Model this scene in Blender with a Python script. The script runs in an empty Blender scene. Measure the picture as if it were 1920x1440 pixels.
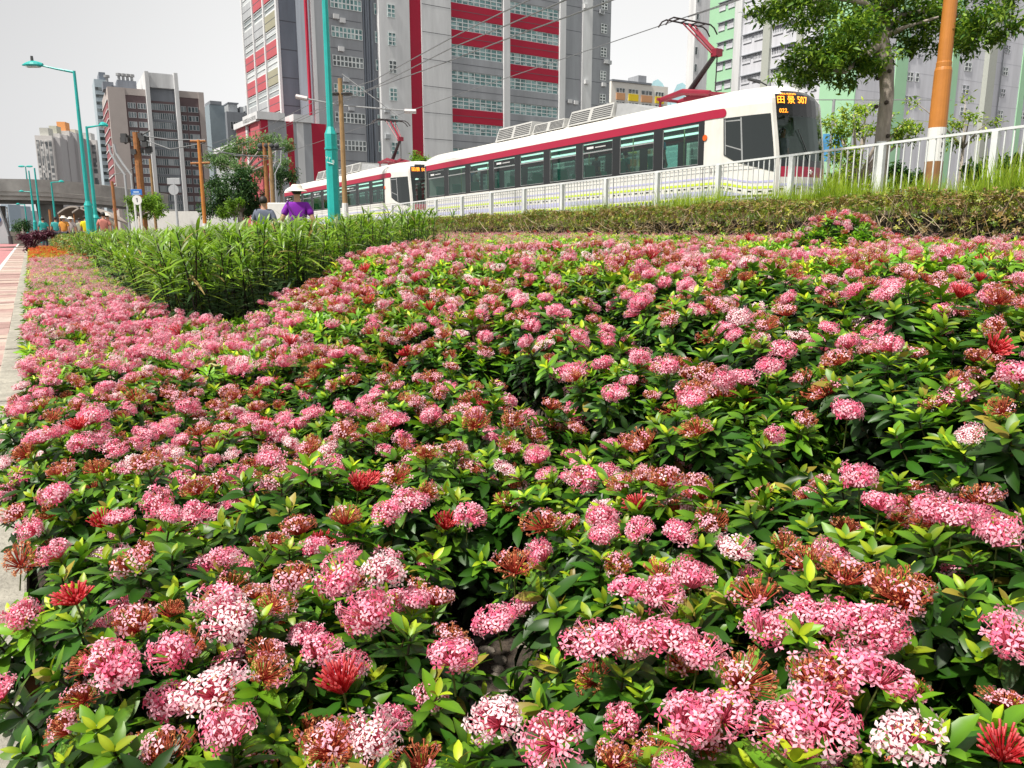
import bpy, math, random
import numpy as np
from mathutils import Vector, Matrix

R = math.radians
SC = bpy.context.scene
COL = SC.collection

# ------------------------------------------------------------------ camera
F = 1450.0                       # focal length in pixels of the 1920 px wide photograph
TH = math.atan(289 / 1450)       # camera pitch below the horizontal
CT, ST = math.cos(TH), math.sin(TH)
CZ = 1.05
cam_data = bpy.data.cameras.new('camera')
cam_data.sensor_width = 36
cam_data.lens = F * 36 / 1920
cam_data.clip_start = 0.05
cam_data.clip_end = 6000
cam = bpy.data.objects.new('camera', cam_data)
COL.objects.link(cam)
cam.location = (0, 0, CZ)
cam.rotation_euler = (math.pi / 2 - TH, 0, 0)
SC.camera = cam

# ------------------------------------------------------------------ sky, sun, exposure
SUN_EL, SUN_AZ = R(60), R(-128)   # azimuth measured from +Y towards +X
world = bpy.data.worlds.new('World')
SC.world = world
world.use_nodes = True
wn, wl = world.node_tree.nodes, world.node_tree.links
wn.clear()
w_out = wn.new('ShaderNodeOutputWorld')
w_bg = wn.new('ShaderNodeBackground')
w_sky = wn.new('ShaderNodeTexSky')
w_sky.sky_type = 'NISHITA'
w_sky.sun_disc = False
w_sky.sun_elevation = SUN_EL
w_sky.sun_rotation = SUN_AZ
w_sky.air_density = 1.0
w_sky.dust_density = 6.0
w_hsv = wn.new('ShaderNodeHueSaturation')
w_hsv.inputs['Saturation'].default_value = 0.12
wl.new(w_sky.outputs[0], w_hsv.inputs['Color'])
# the cloud sheet: pale, a little greyer over the path side
w_tc = wn.new('ShaderNodeTexCoord')
w_sep = wn.new('ShaderNodeSeparateXYZ')
wl.new(w_tc.outputs['Generated'], w_sep.inputs[0])
w_map = wn.new('ShaderNodeMapRange')
w_map.inputs['From Min'].default_value = -0.62
w_map.inputs['From Max'].default_value = -0.15
w_map.interpolation_type = 'SMOOTHSTEP'
wl.new(w_sep.outputs['X'], w_map.inputs['Value'])
w_noise = wn.new('ShaderNodeTexNoise')
w_noise.inputs['Scale'].default_value = 2.2
w_noise.inputs['Detail'].default_value = 3
wl.new(w_tc.outputs['Generated'], w_noise.inputs['Vector'])
w_ramp = wn.new('ShaderNodeMix'); w_ramp.data_type = 'RGBA'
w_ramp.inputs['A'].default_value = (6.2, 6.2, 6.25, 1)
w_ramp.inputs['B'].default_value = (9.0, 9.0, 8.95, 1)
wl.new(w_map.outputs['Result'], w_ramp.inputs['Factor'])
w_m2 = wn.new('ShaderNodeMix'); w_m2.data_type = 'RGBA'; w_m2.blend_type = 'MULTIPLY'
w_m2.inputs['Factor'].default_value = 0.10
wl.new(w_ramp.outputs['Result'], w_m2.inputs['A'])
wl.new(w_noise.outputs['Fac'], w_m2.inputs['B'])
w_mix = wn.new('ShaderNodeMix'); w_mix.data_type = 'RGBA'
w_mix.inputs['Factor'].default_value = 0.86
wl.new(w_hsv.outputs[0], w_mix.inputs['A'])
wl.new(w_m2.outputs['Result'], w_mix.inputs['B'])
# sky gradient shaped for contrast: palest towards the horizon, duller overhead
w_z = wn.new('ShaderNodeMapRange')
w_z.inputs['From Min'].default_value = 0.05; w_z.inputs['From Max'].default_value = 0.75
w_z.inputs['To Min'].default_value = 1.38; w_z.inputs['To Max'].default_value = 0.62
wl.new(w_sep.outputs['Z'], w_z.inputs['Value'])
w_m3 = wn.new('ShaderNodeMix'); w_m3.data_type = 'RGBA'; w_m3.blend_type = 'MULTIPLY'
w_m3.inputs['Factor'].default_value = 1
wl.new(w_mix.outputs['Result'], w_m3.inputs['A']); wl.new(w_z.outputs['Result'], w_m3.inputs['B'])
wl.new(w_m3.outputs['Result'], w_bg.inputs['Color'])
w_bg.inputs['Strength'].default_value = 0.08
wl.new(w_bg.outputs[0], w_out.inputs[0])

sun_data = bpy.data.lights.new('sun', 'SUN')
sun_data.energy = 5.0
sun_data.angle = R(3)
sun_data.color = (1.0, 0.945, 0.86)
sun = bpy.data.objects.new('sun', sun_data)
COL.objects.link(sun)
sd = Vector((math.sin(SUN_AZ) * math.cos(SUN_EL), math.cos(SUN_AZ) * math.cos(SUN_EL), math.sin(SUN_EL)))
sun.rotation_euler = sd.to_track_quat('Z', 'Y').to_euler()
SC.view_settings.view_transform = 'Standard'
SC.view_settings.look = 'None'
SC.view_settings.exposure = 0.38
SC.view_settings.gamma = 1
SC.cycles.max_bounces = 6
SC.cycles.transparent_max_bounces = 12
SC.cycles.use_denoising = True

# ------------------------------------------------------------------ picture <-> place
def ray(px, py):
    u = (px - 960) / F; v = (py - 720) / F
    return (u, CT - v * ST, -ST - v * CT)
def at(px, py, Y):
    r = ray(px, py); k = Y / r[1]
    return Vector((r[0] * k, Y, CZ + r[2] * k))
def atz(px, py, z):
    r = ray(px, py); k = (z - CZ) / r[2]
    return Vector((r[0] * k, r[1] * k, z))
def hit(px, py, O, e):
    r = ray(px, py); n = (-e[1], e[0])
    k = (O[0] * n[0] + O[1] * n[1]) / (r[0] * n[0] + r[1] * n[1])
    x, y = r[0] * k, r[1] * k
    return ((x - O[0]) * e[0] + (y - O[1]) * e[1], CZ + r[2] * k)

# ------------------------------------------------------------------ terrain
def sst(a, b, x):
    t = np.clip((x - a) / (b - a), 0, 1); return t * t * (3 - 2 * t)
KS, KR = (0.853, 0.522), (-0.522, 0.853)      # across the kerb, along the kerb
def S_of(x, y): return 0.853 * x + 0.522 * y + 0.183
def from_sr(s, r):                             # kerb coordinates -> place
    return ((s - 0.183) * 0.853 + r * -0.522, (s - 0.183) * 0.522 + r * 0.853)
FO = (4.428, 17.6)
FE = (math.sin(R(33.0)), -math.cos(R(33.0)))   # the fence runs along this line
def fence_tn(x, y):
    dx, dy = x - FO[0], y - FO[1]
    return dx * FE[0] + dy * FE[1], dx * FE[1] * 1.0 - dy * FE[0] * 1.0
def ground(x, y):
    x = np.asarray(x, float); y = np.asarray(y, float)
    s = S_of(x, y)
    m = sst(-3.2, -1.0, x)
    base = 0.0 + 0.03 * sst(0, 0.15, s) + (0.46 * sst(0.9, 2.6, s) + 0.01 * np.clip(s - 2.6, 0, 8)) * m * sst(0, .2, s)
    t = (x - FO[0]) * FE[0] + (y - FO[1]) * FE[1]
    df = (x - FO[0]) * FE[1] - (y - FO[1]) * FE[0]
    track = np.clip(1.28 + 0.02 * t, 0.05, 1.6)
    w1 = sst(4.6, 3.3, df)
    g = base + (np.maximum(0.72 + 0.012 * t, base) - base) * w1 * sst(-30, -12, t)
    w2 = sst(2.8, 0.9, df)
    g = g + (track - g) * w2
    return g
def canopy(x, y):
    s = S_of(x, y)
    m = sst(-3.2, -1.0, x)
    x = np.asarray(x, float); y = np.asarray(y, float)
    return 0.26 * np.exp(-((x - 2.9) ** 2 + (y - 7.0) ** 2) / .22) + 0.40 + (0.46 * sst(0.9, 2.6, s) + 0.01 * np.clip(s - 2.6, 0, 8)) * m
def on_canopy(px, py, dz=0.0):
    z = 0.5
    for _ in range(12):
        p = atz(px, py, min(z, 1.0))
        z = 0.5 * z + 0.5 * float(canopy(p.x, p.y) + dz)
    return atz(px, py, min(z, 1.0))

# ------------------------------------------------------------------ materials
MATS = {}
def mat(name, col, rough=0.7, metal=0.0, var=0.0, vscale=3.0, spec=None, bump=0.0, bscale=40.0, emit=None, estr=0.0, coords='Object', stretch=None):
    if name in MATS: return MATS[name]
    m = bpy.data.materials.new(name); m.use_nodes = True
    n, l = m.node_tree.nodes, m.node_tree.links
    b = n['Principled BSDF']
    b.inputs['Base Color'].default_value = (*col, 1)
    b.inputs['Roughness'].default_value = rough
    b.inputs['Metallic'].default_value = metal
    if spec is not None: b.inputs['Specular IOR Level'].default_value = spec
    tc = n.new('ShaderNodeTexCoord')
    src = tc.outputs[coords]
    if stretch:
        mp = n.new('ShaderNodeMapping'); mp.inputs['Scale'].default_value = stretch
        l.new(src, mp.inputs[0]); src = mp.outputs[0]
    if var > 0:
        t = n.new('ShaderNodeTexNoise'); t.inputs['Scale'].default_value = vscale; t.inputs['Detail'].default_value = 6
        t.inputs['Roughness'].default_value = 0.65
        l.new(src, t.inputs['Vector'])
        r = n.new('ShaderNodeMapRange'); r.inputs['From Min'].default_value = 0.3; r.inputs['From Max'].default_value = 0.7
        r.inputs['To Min'].default_value = 1 - var; r.inputs['To Max'].default_value = 1 + var * 0.6
        l.new(t.outputs['Fac'], r.inputs['Value'])
        mx = n.new('ShaderNodeMix'); mx.data_type = 'RGBA'; mx.blend_type = 'MULTIPLY'; mx.inputs['Factor'].default_value = 1
        mx.inputs['A'].default_value = (*col, 1)
        l.new(r.outputs['Result'], mx.inputs['B']); l.new(mx.outputs['Result'], b.inputs['Base Color'])
        r2 = n.new('ShaderNodeMapRange'); r2.inputs['To Min'].default_value = max(0.02, rough - 0.12); r2.inputs['To Max'].default_value = min(1, rough + 0.15)
        l.new(t.outputs['Fac'], r2.inputs['Value']); l.new(r2.outputs['Result'], b.inputs['Roughness'])
    if bump > 0:
        t2 = n.new('ShaderNodeTexNoise'); t2.inputs['Scale'].default_value = bscale; t2.inputs['Detail'].default_value = 5
        l.new(src, t2.inputs['Vector'])
        bp = n.new('ShaderNodeBump'); bp.inputs['Strength'].default_value = bump; bp.inputs['Distance'].default_value = 0.02
        l.new(t2.outputs['Fac'], bp.inputs['Height']); l.new(bp.outputs['Normal'], b.inputs['Normal'])
    if emit:
        b.inputs['Emission Color'].default_value = (*emit, 1); b.inputs['Emission Strength'].default_value = estr
    MATS[name] = m
    return m
def attr_mat(name, rough=0.5, transl=0.25, spec=0.5, vscale=0, var=0):
    """colour read from the mesh's own colour attribute (each leaf or petal its own tone)"""
    if name in MATS: return MATS[name]
    m = bpy.data.materials.new(name); m.use_nodes = True
    n, l = m.node_tree.nodes, m.node_tree.links
    b = n['Principled BSDF']; out = n['Material Output']
    a = n.new('ShaderNodeAttribute'); a.attribute_name = 'Col'
    src = a.outputs['Color']
    if var:
        oi = n.new('ShaderNodeObjectInfo')
        h = n.new('ShaderNodeHueSaturation')
        r = n.new('ShaderNodeMapRange'); r.inputs['To Min'].default_value = 1 - var; r.inputs['To Max'].default_value = 1 + var
        l.new(oi.outputs['Random'], r.inputs['Value']); l.new(r.outputs['Result'], h.inputs['Value'])
        l.new(src, h.inputs['Color']); src = h.outputs['Color']
    l.new(src, b.inputs['Base Color'])
    b.inputs['Roughness'].default_value = rough
    b.inputs['Specular IOR Level'].default_value = spec
    if transl > 0:
        t = n.new('ShaderNodeBsdfTranslucent'); l.new(src, t.inputs['Color'])
        mx = n.new('ShaderNodeMixShader'); mx.inputs[0].default_value = transl
        l.new(b.outputs[0], mx.inputs[1]); l.new(t.outputs[0], mx.inputs[2]); l.new(mx.outputs[0], out.inputs[0])
    MATS[name] = m
    return m

# ------------------------------------------------------------------ object helpers
def tag(o, label=None, cat=None, group=None, kind=None):
    if label: o['label'] = label
    if cat: o['category'] = cat
    if group: o['group'] = group
    if kind: o['kind'] = kind
    return o
def empty(name, loc, rz=0.0, label=None, cat=None, group=None):
    o = bpy.data.objects.new(name, None); COL.objects.link(o)
    o.location = loc; o.rotation_euler = (0, 0, rz); o.empty_display_size = 0.2
    return tag(o, label, cat, group)
def copy_tree(o, parent=None):
    c = o.copy(); COL.objects.link(c)
    c.parent = parent
    if parent is not None: c.matrix_parent_inverse = o.matrix_parent_inverse.copy()
    for ch in [x for x in list(KIDS.get(o, []))]:
        k = copy_tree(ch, c); KIDS.setdefault(c, []).append(k)
    return c
KIDS = {}
class MB:
    """collects quads, boxes and tubes; build() links them as one mesh object"""
    def __init__(s): s.v = []; s.f = []; s.c = []
    def add(s, V, Fc, col=None):
        o = len(s.v); s.v.extend([tuple(p) for p in V]); s.f.extend([tuple(i + o for i in q) for q in Fc])
        if col is not None: s.c.extend([col] * len(V))
        return s
    def quad(s, a, b, c, d): return s.add([a, b, c, d], [(0, 1, 2, 3)])
    def box(s, x0, x1, y0, y1, z0, z1):
        V = [(x, y, z) for z in (z0, z1) for y in (y0, y1) for x in (x0, x1)]
        return s.add(V, [(0, 2, 3, 1), (4, 5, 7, 6), (0, 1, 5, 4), (2, 6, 7, 3), (0, 4, 6, 2), (1, 3, 7, 5)])
    def hexa(s, bot, top):      # bottom four and top four points
        V = list(bot) + list(top)
        return s.add(V, [(0, 3, 2, 1), (4, 5, 6, 7), (0, 1, 5, 4), (1, 2, 6, 5), (2, 3, 7, 6), (3, 0, 4, 7)])
    def prism(s, pts, z0, z1):   # pts: counter-clockwise outline
        n = len(pts)
        V = [(p[0], p[1], z0) for p in pts] + [(p[0], p[1], z1) for p in pts]
        Fc = [tuple(range(n - 1, -1, -1)), tuple(range(n, 2 * n))] + [(i, (i + 1) % n, n + (i + 1) % n, n + i) for i in range(n)]
        return s.add(V, Fc)
    def tube(s, P, r, n=8, cap=True):
        P = [Vector(p) for p in P]
        if not hasattr(r, '__len__'): r = [r] * len(P)
        V = []; prev = None
        for i, p in enumerate(P):
            d = (P[min(i + 1, len(P) - 1)] - P[max(i - 1, 0)]).normalized()
            if prev is None:
                a = d.orthogonal().normalized()
            else:
                a = (prev - d * prev.dot(d)).normalized()
            prev = a; b = d.cross(a)
            for k in range(n):
                t = 2 * math.pi * k / n
                V.append(p + (a * math.cos(t) + b * math.sin(t)) * r[i])
        Fc = [(i * n + k, i * n + (k + 1) % n, (i + 1) * n + (k + 1) % n, (i + 1) * n + k) for i in range(len(P) - 1) for k in range(n)]
        if cap: Fc += [tuple(range(n - 1, -1, -1)), tuple(range((len(P) - 1) * n, len(P) * n))]
        return s.add(V, Fc)
    def ball(s, c, rx, ry=None, rz=None, n=12, m=8):
        ry = ry or rx; rz = rz or rx
        V = [(c[0], c[1], c[2] - rz)]
        for i in range(1, m):
            a = math.pi * i / m
            for k in range(n):
                b = 2 * math.pi * k / n
                V.append((c[0] + rx * math.sin(a) * math.cos(b), c[1] + ry * math.sin(a) * math.sin(b), c[2] - rz * math.cos(a)))
        V.append((c[0], c[1], c[2] + rz)); L = len(V) - 1
        Fc = [(0, 1 + (k + 1) % n, 1 + k) for k in range(n)]
        for i in range(m - 2):
            for k in range(n):
                a0 = 1 + i * n
                Fc.append((a0 + k, a0 + (k + 1) % n, a0 + n + (k + 1) % n, a0 + n + k))
        a0 = 1 + (m - 2) * n
        Fc += [(a0 + k, a0 + (k + 1) % n, L) for k in range(n)]
        return s.add(V, Fc)
    def build(s, name, m, parent=None, smooth=False, bevel=0.0):
        me = bpy.data.meshes.new(name); me.from_pydata([tuple(v) for v in s.v], [], s.f); me.update()
        if m: me.materials.append(m)
        if smooth: me.polygons.foreach_set('use_smooth', [True] * len(me.polygons))
        if s.c and len(s.c) == len(s.v):
            a = me.color_attributes.new('Col', 'FLOAT_COLOR', 'POINT')
            a.data.foreach_set('color', [x for c in s.c for x in (*c, 1.0)])
        return link(name, me, parent, bevel)
def link(name, me, parent=None, bevel=0.0):
    o = bpy.data.objects.new(name, me); COL.objects.link(o)
    if parent is not None:
        o.parent = parent; KIDS.setdefault(parent, []).append(o)
    if bevel > 0:
        b = o.modifiers.new('bevel', 'BEVEL'); b.width = bevel; b.segments = 2; b.limit_method = 'ANGLE'
    return o

# ---- numpy scatter: many copies of small templates written into ONE mesh
class Tpl:
    def __init__(s, V, Fc, C):
        s.V = np.array([tuple(v) for v in V], dtype=np.float32)
        s.C = np.array(C, dtype=np.float32)
        s.tot = np.array([len(f) for f in Fc], dtype=np.int32)
        s.idx = np.array([i for f in Fc for i in f], dtype=np.int32)
def scatter_arrays(items):
    """items: list of (tpl, matrices N x 3 x 3, offsets N x 3, tints N x 3)"""
    Vs, Cs, Is, Ts = [], [], [], []; off = 0
    for tpl, M, O, T in items:
        n = len(O)
        if n == 0: continue
        V = np.einsum('nij,vj->nvi', M, tpl.V) + O[:, None, :]
        C = tpl.C[None, :, :] * T[:, None, :]
        k = len(tpl.V)
        I = tpl.idx[None, :] + (np.arange(n) * k)[:, None] + off
        Vs.append(V.reshape(-1, 3)); Cs.append(C.reshape(-1, 3)); Is.append(I.reshape(-1)); Ts.append(np.tile(tpl.tot, n))
        off += n * k
    return np.concatenate(Vs), np.concatenate(Cs), np.concatenate(Is), np.concatenate(Ts)
def scatter_mesh(name, items, m, smooth=False):
    V, C, I, T = scatter_arrays(items)
    me = bpy.data.meshes.new(name)
    me.vertices.add(len(V)); me.vertices.foreach_set('co', V.astype(np.float32).ravel())
    me.loops.add(len(I)); me.loops.foreach_set('vertex_index', I.astype(np.int32))
    me.polygons.add(len(T))
    st = np.concatenate([[0], np.cumsum(T)[:-1]]).astype(np.int32)
    me.polygons.foreach_set('loop_start', st); me.polygons.foreach_set('loop_total', T.astype(np.int32))
    me.update(calc_edges=True)
    a = me.color_attributes.new('Col', 'FLOAT_COLOR', 'POINT')
    a.data.foreach_set('color', np.concatenate([np.clip(C, 0, 1), np.ones((len(C), 1), np.float32)], 1).astype(np.float32).ravel())
    if m: me.materials.append(m)
    if smooth: me.polygons.foreach_set('use_smooth', [True] * len(T))
    me.validate()
    return me
def rot_frames(rng, d, up_jit=0.0, spin=None):
    """N x 3 x 3 matrices whose local z axis points along d (N x 3), spun at random about it"""
    d = d / np.linalg.norm(d, axis=1, keepdims=True)
    a = np.where(np.abs(d[:, 2:3]) < 0.95, np.array([[0, 0, 1.0]]), np.array([[1.0, 0, 0]]))
    x = np.cross(a, d); x /= np.linalg.norm(x, axis=1, keepdims=True)
    y = np.cross(d, x)
    t = rng.uniform(0, 2 * np.pi, len(d)) if spin is None else spin
    c, s_ = np.cos(t)[:, None], np.sin(t)[:, None]
    X = x * c + y * s_; Yv = -x * s_ + y * c
    return np.stack([X, Yv, d], axis=2)
# ------------------------------------------------------------------ ground sheet
def axis(lo, hi, fine_lo, fine_hi, step, n):
    a = list(np.arange(fine_lo, fine_hi, step))
    k = np.linspace(0, 1, n)[1:]
    return np.array(sorted([fine_lo - (fine_lo - lo) * t ** 2.5 for t in k] + a + [fine_hi] + [fine_hi + (hi - fine_hi) * t ** 2.5 for t in k]))
gx = axis(-2500, 2500, -24, 26, 0.25, 26)
gy = axis(-60, 3500, -3, 62, 0.25, 30)
GX, GY = np.meshgrid(gx, gy)
GZ = ground(GX, GY)
gz_s = S_of(GX, GY)
GZ = np.where(gz_s < 0.02, GZ - 0.012, GZ)
nx, ny = len(gx), len(gy)
ii = np.arange(ny - 1)[:, None] * nx + np.arange(nx - 1)[None, :]
Q = np.stack([ii, ii + 1, ii + nx + 1, ii + nx], -1).reshape(-1, 4)
me = bpy.data.meshes.new('ground')
me.vertices.add(nx * ny); me.vertices.foreach_set('co', np.stack([GX, GY, GZ], -1).astype(np.float32).ravel())
me.loops.add(Q.size); me.loops.foreach_set('vertex_index', Q.astype(np.int32).ravel())
me.polygons.add(len(Q)); me.polygons.foreach_set('loop_start', np.arange(0, Q.size, 4, dtype=np.int32)); me.polygons.foreach_set('loop_total', np.full(len(Q), 4, np.int32))
me.update(calc_edges=True)
gm = mat('soil', (0.060, 0.045, 0.032), 0.95, var=0.7, vscale=38, bump=1.0, bscale=70)
me.materials.append(gm)
me.polygons.foreach_set('use_smooth', [True] * len(Q))
g = link('ground', me); tag(g, kind='structure')

# ---- paving beside the bed: kerb strip, slabs, painted line, cycle track
def strip_boxes(mb, s0, s1, r0, r1, z0, z1):
    P = [from_sr(s0, r0), from_sr(s1, r0), from_sr(s1, r1), from_sr(s0, r1)]
    mb.hexa([(x, y, z0) for x, y in P], [(x, y, z1) for x, y in P])
rng = random.Random(5)
kerb = MB(); r = -3.0
while r < 60:
    L = 1.2
    strip_boxes(kerb, -0.10 + rng.uniform(-.004, .004), 0.075, r, r + L - 0.012, -0.05, 0.055 + rng.uniform(-.006, .006)); r += L
kb = kerb.build('kerb', mat('kerb_concrete', (0.36, 0.34, 0.29), 0.9, var=0.35, vscale=9, bump=0.5, bscale=60), bevel=0.008); tag(kb, kind='structure')
def slab_mat():
    m = mat('paving_slab', (0.40, 0.27, 0.245), 0.85, var=0.25, vscale=7, bump=0.35, bscale=90)
    n, l = m.node_tree.nodes, m.node_tree.links
    a = n.new('ShaderNodeAttribute'); a.attribute_name = 'Col'
    mx = n.new('ShaderNodeMix'); mx.data_type = 'RGBA'; mx.blend_type = 'MULTIPLY'; mx.inputs['Factor'].default_value = 1
    b = n['Principled BSDF']; src = b.inputs['Base Color'].links[0].from_socket
    l.new(src, mx.inputs['A']); l.new(a.outputs['Color'], mx.inputs['B']); l.new(mx.outputs['Result'], b.inputs['Base Color'])
    return m
pav = MB(); r = -3.0
while r < 60:
    L = rng.choice([0.62, 0.62, 0.30, 0.30])
    t = rng.choice([(1.25, 1.5, 1.45), (1, 1, 1), (1.1, 1.25, 1.2), (0.9, 0.85, 0.85), (1.2, 1.4, 1.3)])
    dz = rng.uniform(-.005, .005)
    k = len(pav.v)
    strip_boxes(pav, -0.56, -0.106, r, r + L - 0.012, -0.05, 0.022 + dz)
    pav.c.extend([t] * (len(pav.v) - k)); r += L
pv = pav.build('footpath_paving', slab_mat()); tag(pv, kind='structure')
ln = MB(); strip_boxes(ln, -0.67, -0.57, -3, 70, -0.04, 0.016)
tag(ln.build('track_edge_line', mat('line_paint', (0.62, 0.62, 0.60), 0.7, var=0.2, vscale=12)), kind='structure')
ct = MB(); strip_boxes(ct, -3.6, -0.675, -3, 75, -0.04, 0.010)
tag(ct.build('cycle_track', mat('cycle_surface', (0.44, 0.19, 0.20), 0.85, var=0.25, vscale=5, bump=0.3, bscale=120)), kind='structure')
rd = MB(); strip_boxes(rd, -20, -3.62, -3, 200, -0.04, 0.004)
tag(rd.build('road', mat('asphalt', (0.11, 0.11, 0.11), 0.9, var=0.2, vscale=4)), kind='structure')
# paved walk where the two walkers go, behind the long leaved plants
wk = MB()
wkp = [from_sr(s_, r_) for s_, r_ in ((4.4, 11), (6.2, 11), (7.5, 60), (4.4, 60))]
pts = []
for i in range(41):
    k = i / 40; r_ = 11 + 49 * k
    a = from_sr(4.4 + 1.2 * k, r_); b_ = from_sr(6.4 + 3 * k, r_)
    pts.append(((a[0], a[1], float(ground(*a)) + .006), (b_[0], b_[1], float(ground(*b_)) + .006)))
for i in range(40): wk.quad(pts[i][0], pts[i][1], pts[i + 1][1], pts[i + 1][0])
tag(wk.build('walk_paving', mat('walk_paving', (0.34, 0.32, 0.30), 0.9, var=0.2)), kind='structure')

# ------------------------------------------------------------------ leaf and flower templates
def leaf_tpl(L, W, col, tipcol=None, bend=0.25, segs=4, fold=0.25, lift=0.0):
    """an oval leaf along +x from the origin, creased along the middle, bending down"""
    V, C, Fc = [], [], []
    tipcol = tipcol or col
    ax = []
    for i in range(segs + 1):
        t = i / segs
        w = W * 0.5 * (math.sin(math.pi * min(1, t ** 1.25 * 0.86 + 0.12)) ** 0.65) if 0 < t < 1 else W * 0.06
        x = L * t; z = lift * L * t - bend * L * t * t
        c = [col[j] * (1 - t) + tipcol[j] * t for j in range(3)]
        for sgn in (-1, 0, 1):
            V.append((x, sgn * w, z + abs(sgn) * w * fold)); C.append(c if sgn else [min(1, q * 1.25) for q in c])
    for i in range(segs):
        a = i * 3
        Fc += [(a, a + 3, a + 4, a + 1), (a + 1, a + 4, a + 5, a + 2)]
    return V, Fc, C
def whorl_tpl(rg, tiers, segs=3):
    """a leafy shoot: tiers of leaves round a short stem; tiers = (z, count, length, width, pitch up, colour, tip colour)"""
    V, Fc, C = [], [], []
    for z, n, L, W, up, c0, c1 in tiers:
        a0 = rg.uniform(0, 6.28)
        for k in range(n):
            s = rg.uniform(0.8, 1.15)
            v, f, c = leaf_tpl(L * s, W * s, c0, c1, bend=rg.uniform(.15, .45), segs=segs, fold=rg.uniform(.15, .4))
            a = a0 + 6.283 * k / n + rg.uniform(-.25, .25); u = up + rg.uniform(-.25, .25)
            rl = rg.uniform(-.5, .5)
            M = Matrix.Rotation(a, 3, 'Z') @ Matrix.Rotation(-u, 3, 'Y') @ Matrix.Rotation(rl, 3, 'X')
            o = len(V); g_ = rg.uniform(.68, 1.25); q0 = rg.random()
            if q0 < .035: c = [(.30, .24, .035)] * len(c)
            elif q0 < .06: c = [(.17, .075, .03)] * len(c)
            V += [M @ Vector(p) + Vector((0, 0, z)) for p in v]; Fc += [tuple(i + o for i in q) for q in f]
            C += [[min(1, q * g_) for q in cc] for cc in c]
    # the stem
    o = len(V); r0 = .0022
    for z in (-.10, .0, max(t[0] for t in tiers)):
        for k in range(3): V.append((r0 * math.cos(k * 2.09), r0 * math.sin(k * 2.09), z)); C.append((.06, .045, .02))
    for i in range(2):
        for k in range(3): Fc.append((o + i * 3 + k, o + i * 3 + (k + 1) % 3, o + i * 3 + 3 + (k + 1) % 3, o + i * 3 + 3 + k))
    return Tpl(V, Fc, C)
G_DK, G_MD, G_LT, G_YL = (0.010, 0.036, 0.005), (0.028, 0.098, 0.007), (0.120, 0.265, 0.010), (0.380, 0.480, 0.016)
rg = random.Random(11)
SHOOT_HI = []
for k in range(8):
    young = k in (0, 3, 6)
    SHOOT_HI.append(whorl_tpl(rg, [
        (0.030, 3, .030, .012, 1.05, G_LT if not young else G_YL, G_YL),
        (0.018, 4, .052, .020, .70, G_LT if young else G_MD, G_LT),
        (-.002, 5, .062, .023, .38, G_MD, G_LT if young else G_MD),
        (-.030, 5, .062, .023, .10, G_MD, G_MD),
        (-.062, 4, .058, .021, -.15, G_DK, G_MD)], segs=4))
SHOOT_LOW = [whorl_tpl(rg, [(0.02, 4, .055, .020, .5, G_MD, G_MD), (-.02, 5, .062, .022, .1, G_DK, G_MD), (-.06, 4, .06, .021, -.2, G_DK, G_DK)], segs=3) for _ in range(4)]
SHOOT_MID = []
for k in range(6):
    young = k in (0, 2)
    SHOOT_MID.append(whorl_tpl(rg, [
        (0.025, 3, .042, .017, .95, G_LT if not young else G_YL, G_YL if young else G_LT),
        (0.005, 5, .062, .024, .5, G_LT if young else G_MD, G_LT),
        (-.035, 5, .064, .025, .05, G_DK, G_MD)], segs=2))

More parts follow.
